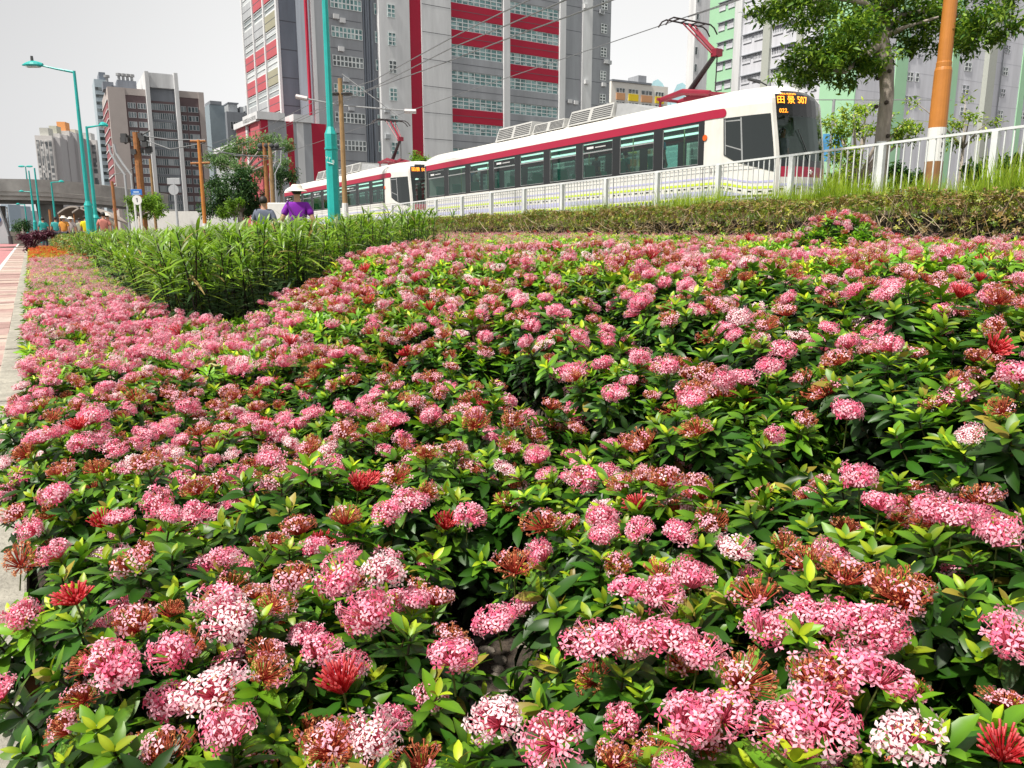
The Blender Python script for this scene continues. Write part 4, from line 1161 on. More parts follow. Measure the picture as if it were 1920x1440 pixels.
# ballast and rails
def tram_world(t, lat, z):
    return (TQ[0] + t * TE[0] + lat * -TE[1], TQ[1] + t * TE[1] + lat * TE[0], z + 1.30 + t * math.tan(R(1.07)))
for lat0 in (.55, 4.9):
    for gl in (0, 1.435):
        r_ = MB(); A = Vector(tram_world(-60, lat0 + gl, -.12)); B_ = Vector(tram_world(25, lat0 + gl, -.12))
        r_.hexa([A + Vector((-.03, 0, 0)), B_ + Vector((-.03, 0, 0)), B_ + Vector((.04, 0, 0)), A + Vector((.04, 0, 0))], [A + Vector((-.03, 0, .12)), B_ + Vector((-.03, 0, .12)), B_ + Vector((.04, 0, .12)), A + Vector((.04, 0, .12))])
        tag(r_.build('rail_track', mat('rail_steel', (.2, .17, .15), .5, metal=.6)), kind='structure')

# ------------------------------------------------------------------ people
def skin_obj(name, J, E, m, parent, lv=2):
    keys = list(J); idx = {k: i for i, k in enumerate(keys)}
    me = bpy.data.meshes.new(name); me.from_pydata([J[k][0] for k in keys], [(idx[a], idx[b]) for a, b in E], []); me.update()
    me.materials.append(m)
    o = link(name, me, parent)
    md = o.modifiers.new('skin', 'SKIN'); md.use_smooth_shade = True
    me.skin_vertices.new(name='') if not me.skin_vertices else None
    for i, k in enumerate(keys):
        r_ = J[k][1]; me.skin_vertices[0].data[i].radius = r_ if isinstance(r_, tuple) else (r_, r_)
        me.skin_vertices[0].data[i].use_root = (i == 0)
    s_ = o.modifiers.new('sub', 'SUBSURF'); s_.levels = lv; s_.render_levels = lv
    # freeze the result so that the figure is one plain continuous mesh
    dg = bpy.context.evaluated_depsgraph_get(); dg.update()
    nm = bpy.data.meshes.new_from_object(o.evaluated_get(dg)); nm.name = name
    o.modifiers.clear(); o.data = nm
    return o
SKIN = mat('skin', (.50, .28, .19), .6)
HAIR = mat('hair_black', (.018, .014, .012), .6)
def person(label, loc, heading, shirt, trousers=(.03, .035, .05), hat=None, seated=False, walk=.12, hair=HAIR, H=1.68, arms='walk', bag=None, group=None):
    """heading: the direction the figure faces, radians from +y"""
    root = empty('person', loc, heading, label, 'person', group)
    k = H / 1.70
    hip, kn, an = .92 * k, .48 * k, .07 * k
    J = {}
    J['pelvis'] = ((0, 0, hip), (.135 * k, .10 * k)); J['waist'] = ((0, 0, 1.07 * k), (.125 * k, .09 * k)); J['chest'] = ((0, .01, 1.27 * k), (.155 * k, .105 * k)); J['collar'] = ((0, 0, 1.42 * k), (.10 * k, .07 * k))
    J['neck'] = ((0, 0, 1.49 * k), .052 * k); J['head0'] = ((0, .012, 1.555 * k), (.066 * k, .078 * k)); J['head1'] = ((0, .02, 1.62 * k), (.074 * k, .09 * k)); J['crown'] = ((0, .008, 1.68 * k), (.055 * k, .065 * k))
    E = [('pelvis', 'waist'), ('waist', 'chest'), ('chest', 'collar'), ('collar', 'neck'), ('neck', 'head0'), ('head0', 'head1'), ('head1', 'crown')]
    for s, n_ in ((-1, 'l'), (1, 'r')):
        f = walk * s
        J['hip' + n_] = ((.085 * s * k, 0, .86 * k), .085 * k)
        if seated:
            J['knee' + n_] = ((.10 * s * k, .42 * k, hip), .058 * k); J['ankle' + n_] = ((.10 * s * k, .44 * k, .48 * k), .04 * k); J['toe' + n_] = ((.10 * s * k, .58 * k, .44 * k), .035 * k)
        else:
            J['knee' + n_] = ((.09 * s * k, f * .8 + .03, kn), .058 * k); J['ankle' + n_] = ((.09 * s * k, f * 1.3 - .05, an + (.05 if s < 0 else 0)), .040 * k); J['toe' + n_] = ((.10 * s * k, f * 1.3 + .12, .035 * k), .036 * k)
        J['sh' + n_] = ((.175 * s * k, 0, 1.38 * k), .058 * k)
        if arms == 'out':
            J['el' + n_] = ((.27 * s * k, -.05, 1.13 * k), .042 * k); J['wr' + n_] = ((.38 * s * k, .02, .93 * k), .028 * k); J['hand' + n_] = ((.42 * s * k, .05, .84 * k), (.035 * k, .02 * k))
        else:
            J['el' + n_] = ((.235 * s * k, -f * .5, 1.12 * k), .042 * k); J['wr' + n_] = ((.25 * s * k, -f * 1.1 + .07, .89 * k), .028 * k); J['hand' + n_] = ((.25 * s * k, -f * 1.2 + .10, .80 * k), (.035 * k, .02 * k))
        E += [('pelvis', 'hip' + n_), ('hip' + n_, 'knee' + n_), ('knee' + n_, 'ankle' + n_), ('ankle' + n_, 'toe' + n_), ('chest', 'sh' + n_), ('sh' + n_, 'el' + n_), ('el' + n_, 'wr' + n_), ('wr' + n_, 'hand' + n_)]
        hx, hy, hz = J['hand' + n_][0]
        for q, (dx, dz) in enumerate(((-.024, -.072), (-.008, -.085), (.008, -.082), (.022, -.068))):
            J['f%d%s' % (q, n_)] = ((hx + dx * .5, hy + dx + .008, hz + dz * k), .0085); E.append(('hand' + n_, 'f%d%s' % (q, n_)))
        J['th' + n_] = ((hx - .012 * s, hy + .05, hz - .025), .009); E.append(('hand' + n_, 'th' + n_))
    skin_obj('body', J, E, SKIN, root)
    def grow(keys, g, fac=1.0):
        out = {}
        for q in keys:
            p, r_ = J[q]; out[q] = (p, (r_[0] * fac + g, r_[1] * fac + g) if isinstance(r_, tuple) else r_ * fac + g)
        return out
    SJ = grow(['pelvis', 'waist', 'chest', 'collar', 'shl', 'shr'], .022); SJ['pelvis'] = ((0, 0, .90 * k), (.165 * k, .13 * k))
    for n_ in 'lr':
        a_, b_ = Vector(J['sh' + n_][0]), Vector(J['el' + n_][0]); SJ['slv' + n_] = (tuple(a_.lerp(b_, .78)), .066 * k)
    SE = [('pelvis', 'waist'), ('waist', 'chest'), ('chest', 'collar'), ('chest', 'shl'), ('chest', 'shr'), ('shl', 'slvl'), ('shr', 'slvr')]
    skin_obj('shirt', SJ, SE, mat('shirt_%d_%d_%d' % tuple(int(c * 99) for c in shirt), shirt, .8, var=.15, vscale=8), root)
    TJ = grow(['hipl', 'hipr', 'kneel', 'kneer', 'anklel', 'ankler'], .016); TJ['pelvis'] = ((0, 0, hip - .01), (.15 * k, .115 * k))
    skin_obj('trousers', dict([('pelvis', TJ['pelvis'])] + [(q, TJ[q]) for q in TJ if q != 'pelvis']), [('pelvis', 'hipl'), ('pelvis', 'hipr'), ('hipl', 'kneel'), ('hipr', 'kneer'), ('kneel', 'anklel'), ('kneer', 'ankler')], mat('trousers_%d' % int(trousers[2] * 999), trousers, .8), root)
    hb = MB(); hb.ball((0, -.008, 1.635 * k), .088 * k, .105 * k, .098 * k, 14, 9); hb.v = [(x, min(y, .055), max(z, 1.57 * k)) for x, y, z in hb.v]
    hb.build('hair', hair, root, smooth=True)
    if hat:
        h = MB(); n = 20; rr = [(.0, 1.74), (.07, 1.735), (.098, 1.70), (.105, 1.66), (.165, 1.63), (.178, 1.615)]
        V = [(r__ * math.cos(6.2832 * i / n), r__ * math.sin(6.2832 * i / n), z_ * k + .008) for r__, z_ in rr for i in range(n)]
        h.add(V, [(a_ * n + i, a_ * n + (i + 1) % n, (a_ + 1) * n + (i + 1) % n, (a_ + 1) * n + i) for a_ in range(len(rr) - 1) for i in range(n)])
        h.build('sun_hat', mat('hat_straw', hat, .8, var=.1), root, smooth=True)
    if bag:
        b_ = MB(); b_.tube([(-.17 * k, -.09, 1.40 * k), (-.03, -.165, 1.2 * k), (.12 * k, -.155, 1.02 * k)], .013, 6); b_.tube([(-.17 * k, -.09, 1.40 * k), (-.16 * k, 0, 1.455 * k), (-.10 * k, .12, 1.30 * k)], .013, 6)
        b_.box(.10, .26, -.17, -.10, .82, 1.02)
        bo = b_.build('shoulder_bag', mat('bag_dark', bag, .7)); bo.location = loc; bo.rotation_euler = (0, 0, heading)
        return root, bo
    return root
def gpos(px, Y):
    p = at(px, 431, Y); return (p.x, Y, float(ground(p.x, Y)))
pl, pbag = person('person in a purple shirt and pale sun hat walking away behind the long leaved plants', gpos(560, 14.0), R(8), (.20, .005, .36), hat=(.72, .66, .58), arms='out', bag=(.09, .004, .16), H=1.66)
tag(pbag, 'dark strap bag slung across the back of the purple shirt', 'bag')
pl.location.z = .13; pbag.location.z = .13
p2 = person('person in a grey shirt and dark trousers walking away beside the purple shirt', gpos(497, 17.2), R(12), (.13, .15, .21), H=1.68); p2.location.z = .06
CR = [(82, 44, (.02, .36, .33), 'person in a teal shirt standing nearest the dark shrub at the far walk', None), (106, 42, (.05, .40, .40), 'person in a light teal shirt standing left of the orange shirt', None), (121, 40, (.70, .30, .05), 'person in an orange shirt on the far walk under the flyover', (.55, .40, .2)),
      (134, 43, (.60, .52, .50), 'person in a pale shirt and white cap on the far walk', (.8, .78, .78)), (151, 46, (.35, .36, .28), 'person in an olive shirt on the far walk behind the others', None), (162, 38, (.85, .72, .01), 'person in a bright yellow shirt left of the first teal lamp post', None),
      (196, 31, (.60, .22, .18), 'person in a salmon shirt right of the second teal lamp post', None), (203, 33, (.62, .52, .40), 'person in a cream shirt close beside the salmon shirt', (.55, .50, .42))]
for px, Y, c, lab, hat in CR:
    q = person(lab, gpos(px, Y), R(10 + px % 30), c, hat=hat, H=1.66, group='people on the far walk'); q.location.z = .05
PAS = [(-2.45, .75, (.02, .33, .55), 'passenger in a bright blue shirt standing at the second tram window', 1.60), (-8.0, .80, (.62, .72, .70), 'passenger in a white shirt standing in the middle of the front tram', 1.50), (-12.8, .75, (.70, .70, .70), 'passenger in a white shirt standing near the rear of the front tram', 1.5),
       (-13.4, .9, (.02, .15, .30), 'passenger in a navy shirt at the rear of the front tram', 1.6), (-4.3, 1.1, (.05, .30, .26), 'passenger in a green top at the third tram window', 1.3), (-5.6, 1.0, (.16, .16, .18), 'passenger in a dark top at the fourth tram window', 1.35), (1.35, 1.25, (.30, .32, .36), 'tram driver in a grey shirt at the cab controls', 1.5)]
for t, lat, c, lab, H in PAS:
    x, y, z = tram_world(t, lat, .86 if t < 1 else .66); q = person(lab, (x, y, z), R(-60 if t < 1 else -147), c, H=H, walk=.02, group='passengers inside the front tram')
# ------------------------------------------------------------------ buildings
LBOX = 0.0
class Fac:
    """a facade frame: x runs along the face, y goes into the building, z up"""
    def __init__(s, O, ang, label, name='building', cat='building', group=None):
        s.O = (O[0], O[1]); s.e = (math.sin(ang), math.cos(ang)); s.n = (-s.e[1], s.e[0])
        s.root = empty(name, (O[0], O[1], 0), math.atan2(s.e[1], s.e[0]), label, cat, group)
    def t(s, px, py=200, n=0): return hit(px, py, (s.O[0] + s.n[0] * n, s.O[1] + s.n[1] * n), s.e)[0]
    def z(s, px, py, n=0): return hit(px, py, (s.O[0] + s.n[0] * n, s.O[1] + s.n[1] * n), s.e)[1]
def wall(F, name, m, t0, t1, n0, n1, z0, z1, parent=None):
    b = MB(); b.box(t0, t1, n0, n1, z0, z1); return b.build(name, m, parent or F.root)
def win(F, t0, t1, z0, z1, n, cols, rows, gm, fm, bar=.07, name='window', depth=.10):
    """glass with a painted frame standing proud of the wall face at depth n"""
    g = MB(); g.box(t0, t1, n - depth * .4, n + .02, z0, z1); go = g.build(name, gm, F.root)
    f = MB(); y0, y1 = n - depth, n - depth * .4 - .003
    for i in range(cols + 1):
        x = t0 + (t1 - t0) * i / cols; f.box(max(t0, x - bar / 2), min(t1, x + bar / 2), y0, y1, z0, z1)
    for j in range(rows + 1):
        z = z0 + (z1 - z0) * j / rows
        for i in range(cols):
            xa = t0 + (t1 - t0) * i / cols + bar / 2 + .001; xb = t0 + (t1 - t0) * (i + 1) / cols - bar / 2 - .001
            f.box(xa, xb, y0 + .004, y1, max(z0, z - bar / 2), min(z1, z + bar / 2))
    f.build('frame', fm, go)
    return go
W_WHITE = mat('wall_white', (.66, .67, .68), .85, var=.2, vscale=.55, stretch=(1, 1, .12))
W_GREY = mat('wall_grey', (.33, .345, .37), .85, var=.2, vscale=.55, stretch=(1, 1, .12))
W_DKGREY = mat('wall_dark_grey', (.23, .25, .28), .85, var=.2, vscale=.55, stretch=(1, 1, .12))
W_BLUEG = mat('wall_blue_grey', (.20, .225, .265), .85, var=.2, vscale=.55, stretch=(1, 1, .12))
W_RED = mat('wall_crimson', (.40, .010, .040), .8, var=.08, vscale=.35)
W_PINKR = mat('wall_lit_red', (.48, .10, .12), .85, var=.1, vscale=.4)  # paler crimson: light falling on the left faces put into the colour
W_LGREY = mat('wall_light_grey', (.42, .44, .46), .85, var=.18, vscale=.6, stretch=(1, 1, .1))
W_TAN = mat('wall_khaki', (.34, .33, .24), .85, var=.08, vscale=.4)
W_LINE = mat('wall_joint', (.10, .105, .12), .8)
P_TEAL = pane_mat('panes_teal', (.02, .10, .10), (.10, .26, .26), (.36, .50, .50), (.72, .62))
P_DARK = pane_mat('panes_dark', (.012, .018, .02), (.05, .07, .075), (.22, .25, .26), (.9, .8))
P_HOTEL = pane_mat('panes_hotel', (.05, .07, .08), (.14, .19, .21), (.48, .53, .55), (1.1, 1.9))
FRW = mat('window_frame_white', (.70, .74, .74), .6)
A_E1 = R(56.6)
A = Fac(at(740, 431, 116), A_E1, 'tall grey and white industrial block with crimson bands and green windows', 'industrial_building')
ZT = 56
pitch = (A.z(847, 3) - A.z(847, 202)) / 4.0
zs0 = A.z(847, 228)                   # bottom of the lowest crimson spandrel
sp_h = A.z(847, 202) - zs0; wn_h = pitch - sp_h
def ta(px, py=120): return A.t(px, py)
strips = [(612, 685, W_GREY, .5), (685, 700, W_DKGREY, 1.4), (700, 713, W_DKGREY, .9), (713, 770, W_WHITE, .0), (770, 792, W_RED, .25), (792, 847, W_WHITE, .0), (847, 944.5, W_GREY, .45), (944.5, 956, W_WHITE, -.1), (956, 1049, W_GREY, .45), (1049, 1060, W_WHITE, -.1), (1060, 1092, W_GREY, .3), (1092, 1110, W_WHITE, 0.0), (1110, 1146, W_GREY, .3)]
for a_, b_, m_, n_ in strips:
    wall(A, 'wall', m_, ta(a_), ta(b_), n_, 24, 0, ZT)
for a_, b_, cs in ((847, 944.5, 'RGGRRGRGRGG'), (956, 1049, 'GGRRRGRGGRG')):
    ca = {0: cs[0]}
    for k in range(-3, 10):
        z0 = zs0 + pitch * k
        if z0 < 0: continue
        c = cs[k] if 0 <= k < len(cs) else 'G'
        wall(A, 'spandrel', W_RED if c == 'R' else W_LGREY if False else (W_GREY if c == 'G' else W_RED), ta(a_) + .05, ta(b_) - .05, .18, .44, z0, z0 + sp_h)
        wall(A, 'joint_line', W_LINE, ta(a_) + .06, ta(b_) - .06, .172, .179, z0 + sp_h * .48, z0 + sp_h * .52)
        if z0 + pitch < ZT: win(A, ta(a_) + .1, ta(b_) - .1, z0 + sp_h + .02, z0 + pitch - .02, .42, 9, 3, P_TEAL, FRW, bar=.13, depth=.12)
for k in range(-3, 9):
    zc = zs0 + pitch * k
    if zc < 1: continue
    def zof(py0, py1, px): return A.z(px, py0) - 0
    d0 = A.z(736, 189) - zs0
    # small windows on the white stair tower, on the grey wing and at the right end
    zz = A.z(736, 189) + pitch * (k - 1)
    if zz > 1 and zz + 2 < ZT: win(A, ta(729), ta(743), zz, zz + pitch * .46, -.02 + .0, 2, 3, P_TEAL if k != 2 else P_DARK, FRW, bar=.12)
    zz = A.z(655, 178) + pitch * (k - 1)
    if zz > 1 and zz + 2 < ZT: win(A, A.t(626, 178, .5), A.t(683, 178, .5), zz, zz + pitch * .38, .48, 8, 2, P_TEAL if k not in (-1, 0, 2) else P_DARK, FRW, bar=.15)
    zz = A.z(1131, 150) + pitch * (k - 1)
    if zz > 1 and zz + 2 < ZT: win(A, A.t(1125.5, 100, .3), A.t(1136.5, 100, .3), zz, zz + pitch * .40, .28, 2, 3, P_DARK, FRW, bar=.16)
    zz = A.z(708, 182) + pitch * (k - 1)
    if zz > 1 and zz + 2 < ZT: win(A, A.t(705, 150, .9), A.t(712, 150, .9), zz, zz + pitch * .40, .88, 1, 2, P_TEAL, FRW, bar=.14)
    for a_, b_, n_ in ((612, 684, .49), (792, 847, -.01), (1061, 1091, .29), (1111, 1145, .29)):
        wall(A, 'joint_line', W_LINE, ta(a_) + .1, ta(b_) - .1, n_ - .006, n_ + .002, zc + sp_h * .48, zc + sp_h * .48 + .08)
for px in (688, 693, 697, 703):
    b = MB(); b.tube([(ta(px), .75, 0), (ta(px), .75, ZT - 2)], .16, 8); b.build('drain_pipe', W_BLUEG, A.root)
wall(A, 'parapet', W_WHITE, ta(612), ta(1146), -.3, 24.2, ZT + .002, ZT + 1.2)
rac = random.Random(9)
for k in range(26):
    kz = rac.randrange(0, 7); px_ = rac.choice([640, 655, 668, 735, 1100, 1131, 1075]); n_ = .5 if px_ < 700 else (0 if px_ in (735, 1100) else .3)
    x_ = A.t(px_, 200, n_) + rac.uniform(-1, 1); z_ = zs0 + pitch * (kz - 1) + rac.uniform(.3, 1.0)
    b = MB(); b.box(x_ - .4, x_ + .4, n_ - .42, n_ - .01, z_, z_ + .6); b.build('air_conditioner', W_LGREY if k % 2 else W_WHITE, A.root)
# the wing on the left, stepping back
def at_xy(px, O, e, py=200):
    t, _ = hit(px, py, O, e); return (O[0] + e[0] * t, O[1] + e[1] * t)
e1, e2 = A.e, A.n
F0 = at_xy(591, A.O, e1)
p563 = at_xy(563, F0, e2); p530 = at_xy(531, p563, e1); p467 = at_xy(468, p530, e2)
def xyA(p): d = (p[0] - A.O[0], p[1] - A.O[1]); return (d[0] * e1[0] + d[1] * e1[1], d[0] * e2[0] + d[1] * e2[1])
q563, q530, q467, qF = xyA(p563), xyA(p530), xyA(p467), xyA(F0)
t612 = ta(612)
# grey strip, white strip and crimson fin at the corner
wall(A, 'wall', W_LGREY, ta(594), t612, .2, 24, 0, ZT); wall(A, 'wall', W_WHITE, ta(587.5), ta(594), .0, 24, 0, ZT)
wall(A, 'wall', W_BLUEG, q563[0], ta(587.5), .6, 24, 0, ZT)
wall(A, 'crimson_fin', W_RED, ta(578), ta(581.5), .02, .6, A.z(580, 215), ZT - 6)
wall(A, 'wall', W_BLUEG, q530[0], q563[0] - .002, q563[1], q467[1], 0, ZT)
wall(A, 'corner_pier', W_WHITE, q530[0] - .35, q530[0] - .002, q530[1] - .3, q530[1] + .35, 0, ZT)
for k in range(0, 12):
    zc = zs0 + pitch * (k - 3) + 1.1
    if zc > 2 and zc < ZT: wall(A, 'joint_line', W_LINE, q530[0] + .05, q563[0] - .05, q563[1] - .006, q563[1] + .002, zc, zc + .14); 
# left face panels (three bays of red painted paler as if lit, grey and khaki)
D = q467[1] - q530[1]; bays = 3
for b_ in range(bays):
    y0 = q530[1] + .4 + (D - .4) * b_ / bays; y1 = q530[1] + .4 + (D - .4) * (b_ + 1) / bays - .5
    x = q530[0]
    wall(A, 'pier', W_WHITE, x - .45, x - .002, y1, y1 + .5, 0, ZT)
    cs = ['RGRTRTRGRGRGR', 'TRGRRGRRGRGRG', 'GRGRRGGRRGRGR'][b_]
    z = A.z(531, 215) if False else zs0 - pitch * .1
    for k in range(-2, 9):
        zc = zs0 + pitch * k + .6
        if zc < 4 or zc > ZT - 4: continue
        c = cs[(k + 2) % len(cs)]
        wall(A, 'spandrel', {'R': W_PINKR, 'G': W_LGREY, 'T': W_TAN}[c], x - .28, x - .004, y0, y1, zc, zc + sp_h)
        wall(A, 'joint_line', W_LINE, x - .286, x - .28, y0, y1, zc + sp_h * .5, zc + sp_h * .5 + .10)
        g = MB(); g.box(x - .12, x - .004, y0, y1, zc + sp_h + .05, zc + pitch - .05); go = g.build('window', pane_mat('panes_pale', (.20, .24, .25), (.5, .54, .55), (.72, .74, .75), (1.2, 1.0)) if 'panes_pale' not in MATS else MATS['panes_pale'], A.root)
        f = MB()
        for j in range(3): f.box(x - .2, x - .124, y0, y1, zc + sp_h + .05 + j * (wn_h - .1) / 2.2, zc + sp_h + .17 + j * (wn_h - .1) / 2.2)
        f.build('frame', FRW, go)
    wall(A, 'wall', W_LGREY, x - .10, x - .001, y0, y1, 0, 4)

# low podium in front of the wing
P = Fac(at_xy(492, (A.O[0] - e2[0] * 7, A.O[1] - e2[1] * 7), e1, 280), A_E1, 'low grey podium with crimson and white upright panels under the tall block', 'podium_building')
pz = P.z(492, 224)
T_ = lambda px: P.t(px, 280)
pst = [(492, 505, W_RED), (505, 539, W_GREY), (539, 552, W_RED), (552, 558, W_GREY), (558, 571, W_WHITE), (571, 586, W_GREY), (586, 613, W_RED), (613, 626, W_GREY)]
for a_, b_, m_ in pst: wall(P, 'wall', m_, T_(a_), T_(b_), 0, 6.2, 0, pz)
wall(P, 'cornice', W_WHITE, T_(492) - .5, T_(536), -.3, 6.2, pz + .002, pz + .9); wall(P, 'cornice', W_WHITE, T_(552), T_(588), -.3, 6.2, pz + .002, pz + .9)
yb = 0
for a_, b_, m_ in ((492, 476, W_PINKR), (476, 470, W_WHITE), (470, 458, W_PINKR), (458, 449, W_PINKR), (449, 428, W_LGREY), (428, 407, W_LGREY)):
    ya = hit(a_, 300, P.O, P.n)[0]; yb_ = hit(b_, 300, P.O, P.n)[0]
    wall(P, 'wall', m_, -.2, 9, max(6.25, ya), yb_, 0, pz - (2.2 if a_ <= 449 else 0) - .2) if a_ != 492 else wall(P, 'wall', m_, -.2, -.003, .0, yb_, 0, pz - .2)
    wall(P, 'cornice', W_WHITE, -.5, -.004, max(0, ya), yb_ - .02, pz - (2.2 if a_ <= 449 else 0) - .19, pz - (2.2 if a_ <= 449 else 0) + .5)

# brown hotel block
H_ = Fac(at(207, 431, 175), R(60), 'brown and pink tiled high rise with a glass strip between two tall white fins', 'high_rise')
B_PINK = mat('tile_pink', (.46, .41, .39), .8, var=.08, vscale=.3); B_BRN = mat('tile_brown', (.15, .105, .11), .8, var=.15, vscale=.4); B_RED = mat('tile_brick_red', (.30, .10, .11), .8, var=.1, vscale=.4)
def th(px): return H_.t(px, 300)
hz = H_.z(240, 165); hzr = H_.z(365, 172)
T0h = th(214)
wall(H_, 'wall', B_PINK, T0h, th(246), 0, 22, 0, hz); wall(H_, 'wall', B_BRN, th(246), th(284), .3, 22, 0, hz - 1.4); wall(H_, 'wall', B_PINK, th(246), th(284), .2, 22, hz - 1.398, hz)
wall(H_, 'white_fin', W_WHITE, th(284), th(291), -1.4, 22, 0, H_.z(280, 136)); wall(H_, 'white_fin', W_WHITE, th(337), th(344), -1.4, 22, 0, H_.z(330, 139))
wall(H_, 'wall', W_DKGREY, th(291), th(337), .4, 22, 0, H_.z(305, 166)); wall(H_, 'blank_panel', W_WHITE, th(291), th(337), -.6, 22, H_.z(305, 166) + .01, H_.z(305, 139))
wall(H_, 'wall', B_BRN, th(344), th(381), .3, 22, 0, hzr - 1.4); wall(H_, 'wall', B_PINK, th(344), th(381), .2, 22, hzr - 1.398, hzr); wall(H_, 'wall', B_PINK, th(381), th(391), 0, 22, 0, hzr)
nfl = 12; z0 = 5.5; dz = (hz - 2.2 - z0) / nfl
for k in range(nfl):
    z = z0 + dz * k
    for a_, b_, c_ in ((249, 264, 3), (267, 283, 3), (347, 357, 2), (360, 379, 3)):
        win(H_, th(a_), th(b_), z, z + dz * .62, .28, c_, 1, P_HOTEL, W_LGREY, bar=.22)
    win(H_, th(292), th(336), z, z + dz * .74, .38, 11, 1, P_HOTEL, W_LGREY, bar=.16)
    wall(H_, 'spandrel', B_BRN if k % 3 else W_DKGREY, th(292), th(336), .2, .39, z + dz * .76, z + dz * .98)
    wall(H_, 'side_band', W_WHITE, T0h - .25, T0h - .02, 2, 21, z + dz * .80, z + dz * .92)
    wall(H_, 'side_panel', B_RED, T0h - .1, T0h - .021 + .0, 2, 21, z + .1, z + dz * .78)
for a_, b_, h in ((209, 229, 1.6), (236, 272, 2.2), (225, 236, .9)):
    wall(H_, 'roof_plant', W_BLUEG, th(a_), th(b_), 4, 9, hz + .002, hz + h)
for px_ in (218, 241, 249, 257, 265):
    b = MB(); t0 = th(px_); z_ = hz + (1.6 if px_ < 230 else 2.2); b.tube([(t0, 5, z_), (t0, 5, z_ + 1.0)], .30, 10); b.tube([(t0, 5, z_ + 1.0), (t0, 5, z_ + 1.5)], [.62, .62], 10); b.build('cooling_fan', GREYM, H_.root)
hb_ = Fac(at(176, 431, 215), R(60), 'pale blue glass tower standing behind the brown high rise', 'glass_tower')
gz = hb_.z(178, 148)
wall(hb_, 'wall', mat('pale_blue_cladding', (.42, .50, .55), .4, var=.1, vscale=.2), hb_.t(181, 200), hb_.t(202, 200), 0, 12, 0, gz); wall(hb_, 'roof_block', W_BLUEG, hb_.t(192, 200), hb_.t(204, 200), 2, 10, gz + .01, gz + 2.2)
for k in range(20):
    wall(hb_, 'window_band', P_DARK, hb_.t(182, 200), hb_.t(201, 200), -.06, -.004, 3 + k * (gz - 4) / 20, 3 + k * (gz - 4) / 20 + .8)
# grey blocks between hotel and podium
C_ = Fac(at(396, 431, 210), R(58), 'blue grey office blocks with roof tanks behind the podium', 'office_block')
W_SLATE = mat('wall_slate', (.27, .33, .37), .85, var=.1, vscale=.3)
c1 = C_.z(400, 196); c2 = C_.z(440, 212)
wall(C_, 'wall', W_SLATE, C_.t(396, 250), C_.t(424, 250), 0, 15, 0, c1); wall(C_, 'wall', W_DKGREY, C_.t(424, 250) + .01, C_.t(476, 250), -2, 13, 0, c2)
for k in range(4): win(C_, C_.t(430, 250), C_.t(455, 250), c2 - 4.5 - 5 * k, c2 - 2.4 - 5 * k, -2.02, 5, 1, P_DARK, W_GREY, bar=.25)
for a_, b_, y_ in ((430, 447, 193), (452, 458, 199), (462, 474, 197)): wall(C_, 'roof_room', W_LGREY, C_.t(a_, 205), C_.t(b_, 205), 1, 6, c2 + .01, C_.z(a_, y_))
wall(C_, 'roof_slab', W_DKGREY, C_.t(429, 205), C_.t(449, 205), .5, 6.5, C_.z(430, 193) + .01, C_.z(430, 191) + .01)
wall(C_, 'roof_slab', W_DKGREY, C_.t(396, 205) - .2, C_.t(416, 205), -.2, 6.5, c1 + .01, c1 + .9)
# residential towers far off
P_RES = pane_mat('panes_flats', (.05, .06, .07), (.20, .21, .22), (.62, .61, .60), (2.0, 1.5), rough=.6)
W_FLAT = mat('wall_flats', (.60, .58, .57), .9, var=.05, vscale=.1); W_FLAT2 = mat('wall_flats_grey', (.42, .41, .42), .9)
for i, (a_, b_, y_, cap, lab) in enumerate(((85, 102, 254, (.50, .50, .46), 'pale residential tower, leftmost of the far cluster, with a yellowish roof box'), (104, 117, 250, (.48, .48, .40), 'pale residential tower just left of the orange topped one'), (118, 135, 245, (.75, .33, .12), 'residential tower with an orange box on its roof'), (137, 152, 256, (.55, .55, .48), 'pale residential tower just right of the orange topped one'), (154, 184, 262, (.5, .5, .5), 'widest pale residential tower behind the teal lamp posts'))):
    F_ = Fac(at(a_, 431, 520 + 12 * i), R(80), lab, 'residential_tower', 'residential_tower', 'residential towers beyond the flyover')
    w_ = F_.t(b_, 300); z_ = F_.z(a_, y_)
    wall(F_, 'wall', W_FLAT, 0, w_, 0, 16, 0, z_)
    for k in range(4):
        wall(F_, 'window_column', P_RES, w_ * (.06 + k * .24), w_ * (.22 + k * .24), -.25, -.01, 8, z_ - 3)
    wall(F_, 'shadow_gap', W_FLAT2, w_ + .01, w_ + 3.5, 3, 16, 0, z_ - 1)
    wall(F_, 'roof_box', mat('roof_box_%d' % i, cap, .85), w_ * .25, w_ * .75, 2, 10, z_ + .01, z_ + (6 if i == 2 else 5))
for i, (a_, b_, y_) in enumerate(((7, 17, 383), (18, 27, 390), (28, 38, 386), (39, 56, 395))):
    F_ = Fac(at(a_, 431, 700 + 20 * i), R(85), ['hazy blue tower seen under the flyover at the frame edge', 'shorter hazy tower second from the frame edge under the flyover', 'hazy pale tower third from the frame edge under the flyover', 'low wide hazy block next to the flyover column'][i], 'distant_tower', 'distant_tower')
    wall(F_, 'wall', mat('hazy_wall_%d' % (i % 2), ((.36, .44, .52), (.48, .53, .57))[i % 2], .9, var=.05, vscale=.05), 0, F_.t(b_, 400), 0, 20, 0, F_.z(a_, y_))  # distance haze mixed into the wall colours
    for k in range(3): wall(F_, 'window_column', P_RES, F_.t(b_, 400) * (.1 + .3 * k), F_.t(b_, 400) * (.25 + .3 * k), -.2, -.01, 3, F_.z(a_, y_) - 2)
